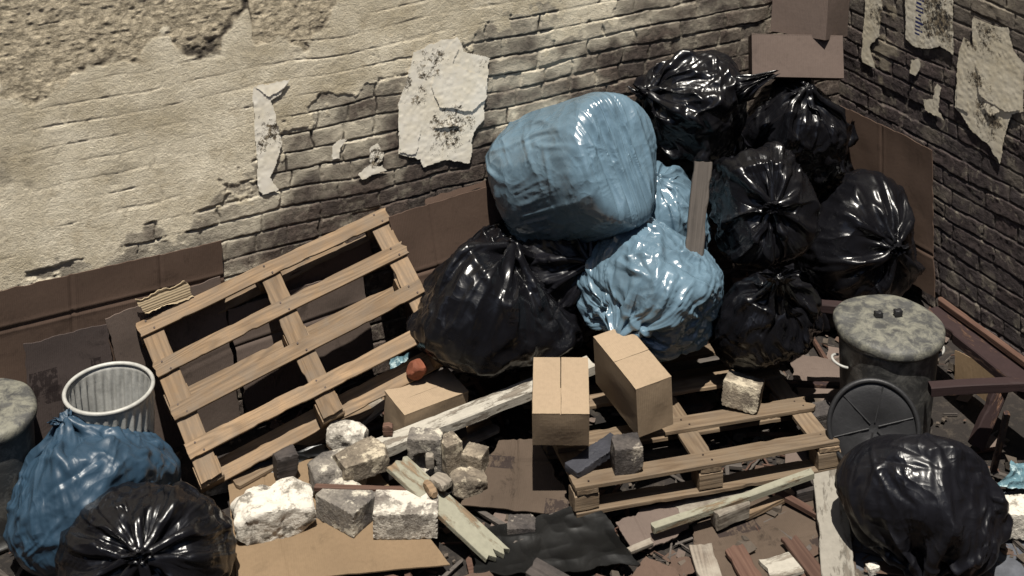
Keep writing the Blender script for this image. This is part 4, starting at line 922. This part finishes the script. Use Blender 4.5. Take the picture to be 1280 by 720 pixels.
pboard('board', 'dark board end under the bottom edge of the crumpled polythene', (664, 706), .07, (706, 730), .07, .09, .02, 'charwood', jag=(.012, .01))
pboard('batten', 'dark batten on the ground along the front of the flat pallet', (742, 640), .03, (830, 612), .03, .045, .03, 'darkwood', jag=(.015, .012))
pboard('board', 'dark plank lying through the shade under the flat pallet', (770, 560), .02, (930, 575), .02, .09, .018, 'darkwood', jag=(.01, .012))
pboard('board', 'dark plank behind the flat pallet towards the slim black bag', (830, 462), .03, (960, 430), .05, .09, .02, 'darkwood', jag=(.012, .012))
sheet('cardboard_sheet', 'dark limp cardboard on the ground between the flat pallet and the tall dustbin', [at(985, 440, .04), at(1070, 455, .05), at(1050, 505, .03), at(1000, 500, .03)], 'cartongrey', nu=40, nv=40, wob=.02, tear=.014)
rock('stone_chunk', 'low grey-green stone in the dark below the muddy cardboard', (652, 662), .04, (.11, .09, .07), R_(0), 'stonedark', rough=.05, cuts=5)
rock('stone_chunk', 'pale rubble lump at the foot of the leaning pallet', (270, 598), .06, (.14, .10, .08), R_(25), 'stone', rough=.06, cuts=5)

# ------------------------------------------------------------------ torn paper on the walls
def m_paper(name, col, dirt, thr=.6, ink=None):
    t = NT(name, .8, spec=.2); v = t.coords()
    a = t.n('ShaderNodeVertexColor', layer_name='mask'); sp = t.n('ShaderNodeSeparateColor'); t.l(a.outputs['Color'], sp.inputs[0])
    c = t.mix(t.ramp(t.noise(v, 9, 5, .6), [(.4, 0.0), (.75, .6)]), col, tuple(x * k for x, k in zip(col, (.9, .84, .7))))
    n = t.math('ADD', t.noise(v, 62, 10, .84, .8), t.math('MULTIPLY', t.math('SUBTRACT', sp.outputs[0], .45), .27))
    n = t.math('ADD', t.math('MULTIPLY', n, .72), t.math('MULTIPLY', t.noise(v, 19, 4, .6, .6), .28))
    dirt = t.mix(t.ramp(t.noise(v, 45, 5, .7), [(.45, 0.0), (.62, 1.0)]), dirt, (.30, .245, .17))
    c = t.mix(t.ramp(n, [(thr - .015, 0.0), (thr + .02, 1.0)]), c, dirt)
    if ink:
        c = t.mix(sp.outputs[1], c, ink)
    t.bump(t.math('ADD', t.noise(v, 22, 5, .6), n), .25, .003); t.color(c); return t.m
MAT['paper'] = m_paper('old_cream_paper', (.90, .85, .75), (.05, .04, .03), .59)
MAT['paperold'] = m_paper('yellowed_paper', (.70, .64, .52), (.04, .034, .03), .59)
MAT['paperink'] = m_paper('printed_paper', (.72, .67, .56), (.03, .028, .03), .59, ink=(.02, .03, .12))
def inpoly(x, y, P):
    r = np.zeros(x.shape, bool); n = len(P)
    for i in range(n):
        (x0, y0), (x1, y1) = P[i], P[(i + 1) % n]
        c = ((y0 > y) != (y1 > y)) & (x < (x1 - x0) * (y - y0) / (y1 - y0 + 1e-12) + x0); r ^= c
    return r
def paper(label, w, polypx, mat, off=.0045, blots=(), holes=(), curl=.002, edge=.009, name='torn_poster', ink=None, layers=(), step=.004):
    """a sheet of pasted paper: outline from corner points on the wall, torn holes and lifted edges"""
    d = UL if w == 'l' else UR; n = UR if w == 'l' else UL
    def uz(p):
        q = W(p[0], p[1], w); return ((q - CORNER) @ d, q[2])
    sd = nseed()
    root = None; allv = []; allq = []; allm = []; base0 = None
    P0 = [uz(p) for p in polypx]; cu = np.mean([p[0] for p in P0]); cz = np.mean([p[1] for p in P0])
    org = CORNER + d * cu + np.array([0, 0, cz])
    cnt = 0
    for li, (poly, zo, th) in enumerate([(polypx, 0.0, None)] + list(layers)):
        P = [uz(p) for p in poly]; us = [p[0] for p in P]; zs = [p[1] for p in P]
        gu = np.arange(min(us) - .02, max(us) + .02, step); gz = np.arange(min(zs) - .02, max(zs) + .02, step)
        U, Z = np.meshgrid(gu, gz, indexing='ij')
        jx = edge * fbm(U * 34, Z * 34, o=5, seed=sd + li); jz = edge * fbm(U * 28 + 50, Z * 28, o=4, seed=sd + 1 + li)
        ok = inpoly(U + jx, Z + jz, P)
        lift = np.zeros_like(U); bl = np.zeros_like(U); ik = np.zeros_like(U)
        for (hx, hy, hr, amt) in holes:
            hu, hz = uz((hx, hy)); rr = uz((hx + hr, hy)); R0 = abs(rr[0] - hu) + 1e-6
            dd = np.hypot(U - hu, Z - hz) / R0
            hn = fbm(U * 52, Z * 52, o=4, seed=sd + 5 + li)
            ok &= ~((hn > .42 - amt * .5) & (dd < 1 + .5 * hn))
            lift += np.exp(-dd ** 2) * .5
        for (hx, hy, hr, amt) in blots:
            hu, hz = uz((hx, hy)); rr = uz((hx + hr, hy)); R0 = abs(rr[0] - hu) + 1e-6
            bl = np.maximum(bl, amt * np.clip(1.35 - np.hypot(U - hu, (Z - hz)) / (1.5 * R0) + .5 * fbm(U * 16, Z * 16, o=4, seed=sd + 12), 0, 1))
        if ink:
            x0, x1, y0, y1, rows = ink
            a0 = uz((x0, y0)); a1 = uz((x1, y1)); k = (U - a0[0]) / (a1[0] - a0[0]); m = (Z - a0[1]) / (a1[1] - a0[1])
            rowi = np.floor(m * rows); frac = m * rows - rowi
            hh = _hash(rowi, np.floor(k * 4), rowi * 0, sd + 8)
            ik = ((k > 0) & (k < 1 - .6 * (hh > .55) * (k > .45)) & (m > 0) & (m < 1) & (frac < .52) & (hh > .12) & (k < .62 + .38 * (np.floor(k * 3) % 2))).astype(float)
        hgt = off + zo + curl * np.abs(fbm(U * 9, Z * 9, o=3, seed=sd + 6 + li)) * (.4 + lift) + .0005 * vnoise(U * 60, Z * 60, seed=sd + 7)
        if th: hgt = hgt + th * np.clip((np.mean(zs) - Z) / (max(zs) - min(zs)) + .3, 0, 1)
        pts = (U - cu)[..., None] * d + (Z - cz)[..., None] * np.array([0, 0, 1.]) + hgt[..., None] * n
        nv = len(gz); q = grid_quads(len(gu), nv); okf = ok.ravel(); q = q[okf[q].all(1)]
        allv.append(pts.reshape(-1, 3)); allq.append(q + cnt); cnt += pts.shape[0] * pts.shape[1]
        allm.append(np.stack([bl.ravel(), ik.ravel(), np.zeros(bl.size), np.ones(bl.size)], -1))
    v = np.concatenate(allv); q = np.concatenate(allq); m = np.concatenate(allm)
    used = np.unique(q); mp = np.full(len(v), -1); mp[used] = np.arange(len(used))
    q = mp[q]; v = v[used]; m = m[used]
    if w == 'r': q = q[:, ::-1]
    me = mesh_np(name, v, q); color_attr(me, 'mask', m)
    o = link(name, me, MAT[mat]); o.location = V(org)
    md = o.modifiers.new('thick', 'SOLIDIFY'); md.thickness = .0003; md.offset = 0; md.use_rim = False
    return tag(o, label, 'torn poster', 'torn paper on the walls')
paper('tall narrow torn strip of white paper on the plastered wall', 'l', [(315, 108), (363, 97), (350, 118), (340, 125), (346, 150), (353, 178), (346, 205), (337, 220), (349, 238), (326, 243), (322, 236)], 'paper', blots=[(340, 165, 24, 1.0), (327, 168, 9, .8)], holes=[], layers=[([(316, 108), (364, 97), (352, 112), (334, 120)], .0015, .003)])
paper('large ragged white poster with torn layers on the plastered wall', 'l', [(497, 128), (508, 98), (515, 66), (548, 50), (572, 46), (580, 64), (612, 72), (604, 150), (592, 165), (588, 204), (554, 200), (528, 209), (524, 200), (498, 192)], 'paper', blots=[(538, 78, 20, .9), (527, 118, 12, .9), (505, 106, 10, 1.0), (562, 165, 28, .9), (540, 150, 14, .7), (600, 78, 14, .7)], holes=[],
      layers=[([(545, 74), (570, 46), (574, 60), (566, 78), (606, 96), (608, 120), (590, 138), (548, 134), (538, 108)], .002, .004), ([(538, 158), (566, 144), (576, 156), (548, 160)], .003, .006), ([(497, 128), (516, 128), (526, 160), (520, 192), (498, 192)], .0012, .002)])
paper('small scrap of paper nearest the narrow strip on the plastered wall', 'l', [(414, 182), (424, 172), (434, 174), (425, 186), (424, 199), (415, 199)], 'paper', blots=[(420, 184, 8, .4)], edge=.008)
paper('mottled scrap of paper between the small scrap and the large ragged poster', 'l', [(446, 216), (462, 204), (460, 186), (470, 178), (480, 190), (478, 204), (486, 214), (464, 218), (452, 224)], 'paper', blots=[(472, 196, 12, 1.0)], holes=[(474, 197, 8, .5)], edge=.010)
paper('small pale paper scrap beside the pale blue barrel-shaped bag', 'l', [(614, 192), (620, 184), (622, 194), (616, 200)], 'paper', edge=.006)
paper('tiny pale paper scrap above the pale blue barrel-shaped bag', 'l', [(636, 162), (648, 158), (656, 166), (644, 174)], 'paper', edge=.008)
paper('narrow torn paper strip on the bare brick wall beside the corner cartons', 'r', [(1083, -30), (1103, -30), (1104, 10), (1100, 44), (1088, 60), (1096, 87), (1080, 78), (1077, 70), (1081, 20)], 'paperold', blots=[(1096, 18, 12, 1.0), (1094, 40, 12, .6)], holes=[])
paper('poster with rows of blue print on the bare brick wall', 'r', [(1130, -40), (1192, -40), (1193, 70), (1176, 58), (1160, 62), (1146, 60), (1133, 50)], 'paperink', blots=[(1176, 20, 22, 1.1), (1164, 44, 14, .9)], holes=[], ink=(1144, 1162, 42, -24, 15), step=.0032)
paper('largest ragged poster on the bare brick wall', 'r', [(1216, 20), (1240, 30), (1262, 34), (1268, 62), (1282, 80), (1280, 140), (1266, 142), (1256, 172), (1252, 206), (1238, 184), (1212, 160), (1204, 146), (1194, 134), (1198, 66), (1206, 44), (1216, 56)], 'paperold', blots=[(1234, 44, 14, 1.0), (1222, 100, 12, 1.0), (1236, 150, 18, 1.0), (1212, 52, 8, 1.0), (1248, 70, 10, .6)], holes=[],
      layers=[([(1220, 76), (1244, 72), (1276, 86), (1278, 138), (1260, 140), (1226, 120)], .002, .004), ([(1228, 130), (1244, 124), (1252, 140), (1240, 146)], .003, .005), ([(1199, 66), (1206, 64), (1212, 140), (1196, 134)], .0012, .002)])
paper('small paper scrap under the blue-print poster', 'r', [(1140, 74), (1150, 72), (1152, 84), (1146, 96), (1138, 92)], 'paperold', edge=.010)
paper('forked paper scrap above the dark brown cardboard on the bare brick wall', 'r', [(1154, 124), (1166, 122), (1172, 104), (1178, 108), (1174, 136), (1182, 152), (1164, 142), (1157, 138)], 'paperold', blots=[(1168, 130, 10, .5)], edge=.010)

# ------------------------------------------------------------------ small litter on the ground
def litter():
    r = np.random.default_rng(4); V_ = []; Q_ = []; mi = []
    cube = np.array([(-1, -1, -1), (1, -1, -1), (1, 1, -1), (-1, 1, -1), (-1, -1, 1), (1, -1, 1), (1, 1, 1), (-1, 1, 1)]) * .5
    cq = np.array([(0, 3, 2, 1), (4, 5, 6, 7), (0, 1, 5, 4), (1, 2, 6, 5), (2, 3, 7, 6), (3, 0, 4, 7)])
    n = 0
    for k in range(8500):
        x, y = r.uniform(-2.6, 2.7), r.uniform(4.6, 7.2)
        p = np.array([x, y, 0.0])
        if (p - CORNER) @ UR < .05 or (p - CORNER) @ UL < .05: continue
        if vnoise(np.array([x * 1.7]), np.array([y * 1.7]), seed=9)[0] < r.uniform(-.7, .3): continue
        s = r.uniform(.004, .021) * (1 if r.random() < .8 else 2.6)
        kind = r.random()
        sc = (s, s * r.uniform(.5, 1), s * r.uniform(.3, .8)) if kind < .5 else (s * r.uniform(3, 8), s * .4, s * .3) if kind < .85 else (s * 2.6, s * 1.8, s * .06)
        c = (cube + r.uniform(-.14, .14, cube.shape)) * np.array(sc)
        a, e = r.uniform(0, 6.3), r.uniform(-.4, .4)
        c = c @ np.array([[1, 0, 0], [0, math.cos(e), -math.sin(e)], [0, math.sin(e), math.cos(e)]]) @ np.array([[math.cos(a), -math.sin(a), 0], [math.sin(a), math.cos(a), 0], [0, 0, 1]])
        V_.append(c + [x, y, s * .3]); Q_.append(cq + n); n += 8; mi += [int(0 if kind < .5 else r.choice([1, 2]) if kind < .85 else r.choice([3, 4]))] * 6
    me = mesh_np('litter', np.concatenate(V_), np.concatenate(Q_), False)
    o = link('litter', me, [MAT[k] for k in ('debris', 'darkwood', 'rawred', 'cartonbrown', 'cartongrey')]); me.polygons.foreach_set('material_index', np.array(mi, np.int32))
    o['kind'] = 'stuff'; o['label'] = 'small splinters, crumbs of brick and scraps littering the ground'; o['category'] = 'litter'
litter()

# ------------------------------------------------------------------ light, sky, camera
SUN_DIR = unit((.0, .255, -.965))                    # the way the sunlight travels
sun = bpy.data.lights.new('sun', 'SUN'); sun.energy = 5.0; sun.angle = math.radians(.5); sun.color = (1, .945, .845)
so = bpy.data.objects.new('sun', sun); COL.objects.link(so); so.rotation_euler = V(SUN_DIR).to_track_quat('-Z', 'Y').to_euler()
w = bpy.data.worlds.new('World'); scene.world = w; w.use_nodes = True
nt = w.node_tree; bg = nt.nodes['Background']; sky = nt.nodes.new('ShaderNodeTexSky'); sky.sky_type = 'NISHITA'; sky.sun_disc = False
to = -SUN_DIR; sky.sun_elevation = math.asin(to[2]); sky.sun_rotation = math.atan2(to[0], to[1])
nt.links.new(sky.outputs[0], bg.inputs[0]); bg.inputs[1].default_value = .05
cam = bpy.data.cameras.new('camera'); co = bpy.data.objects.new('camera', cam); COL.objects.link(co)
co.location = (0, 0, H); co.rotation_euler = (math.pi / 2 - PITCH, 0, 0)
cam.sensor_width = 36; cam.lens = F / 1280 * 36; cam.shift_x = (640 - PX) / 1280; cam.shift_y = -(360 - PY) / 1280; cam.clip_end = 200
cam.dof.use_dof = True; cam.dof.focus_distance = 6.5; cam.dof.aperture_fstop = 3.2
scene.camera = co
vs = scene.view_settings; vs.view_transform = 'Standard'; vs.look = 'None'; vs.gamma = 1; vs.use_curve_mapping = False; vs.exposure = .68
scene.cycles.max_bounces = 5; scene.cycles.diffuse_bounces = 3; scene.cycles.glossy_bounces = 3
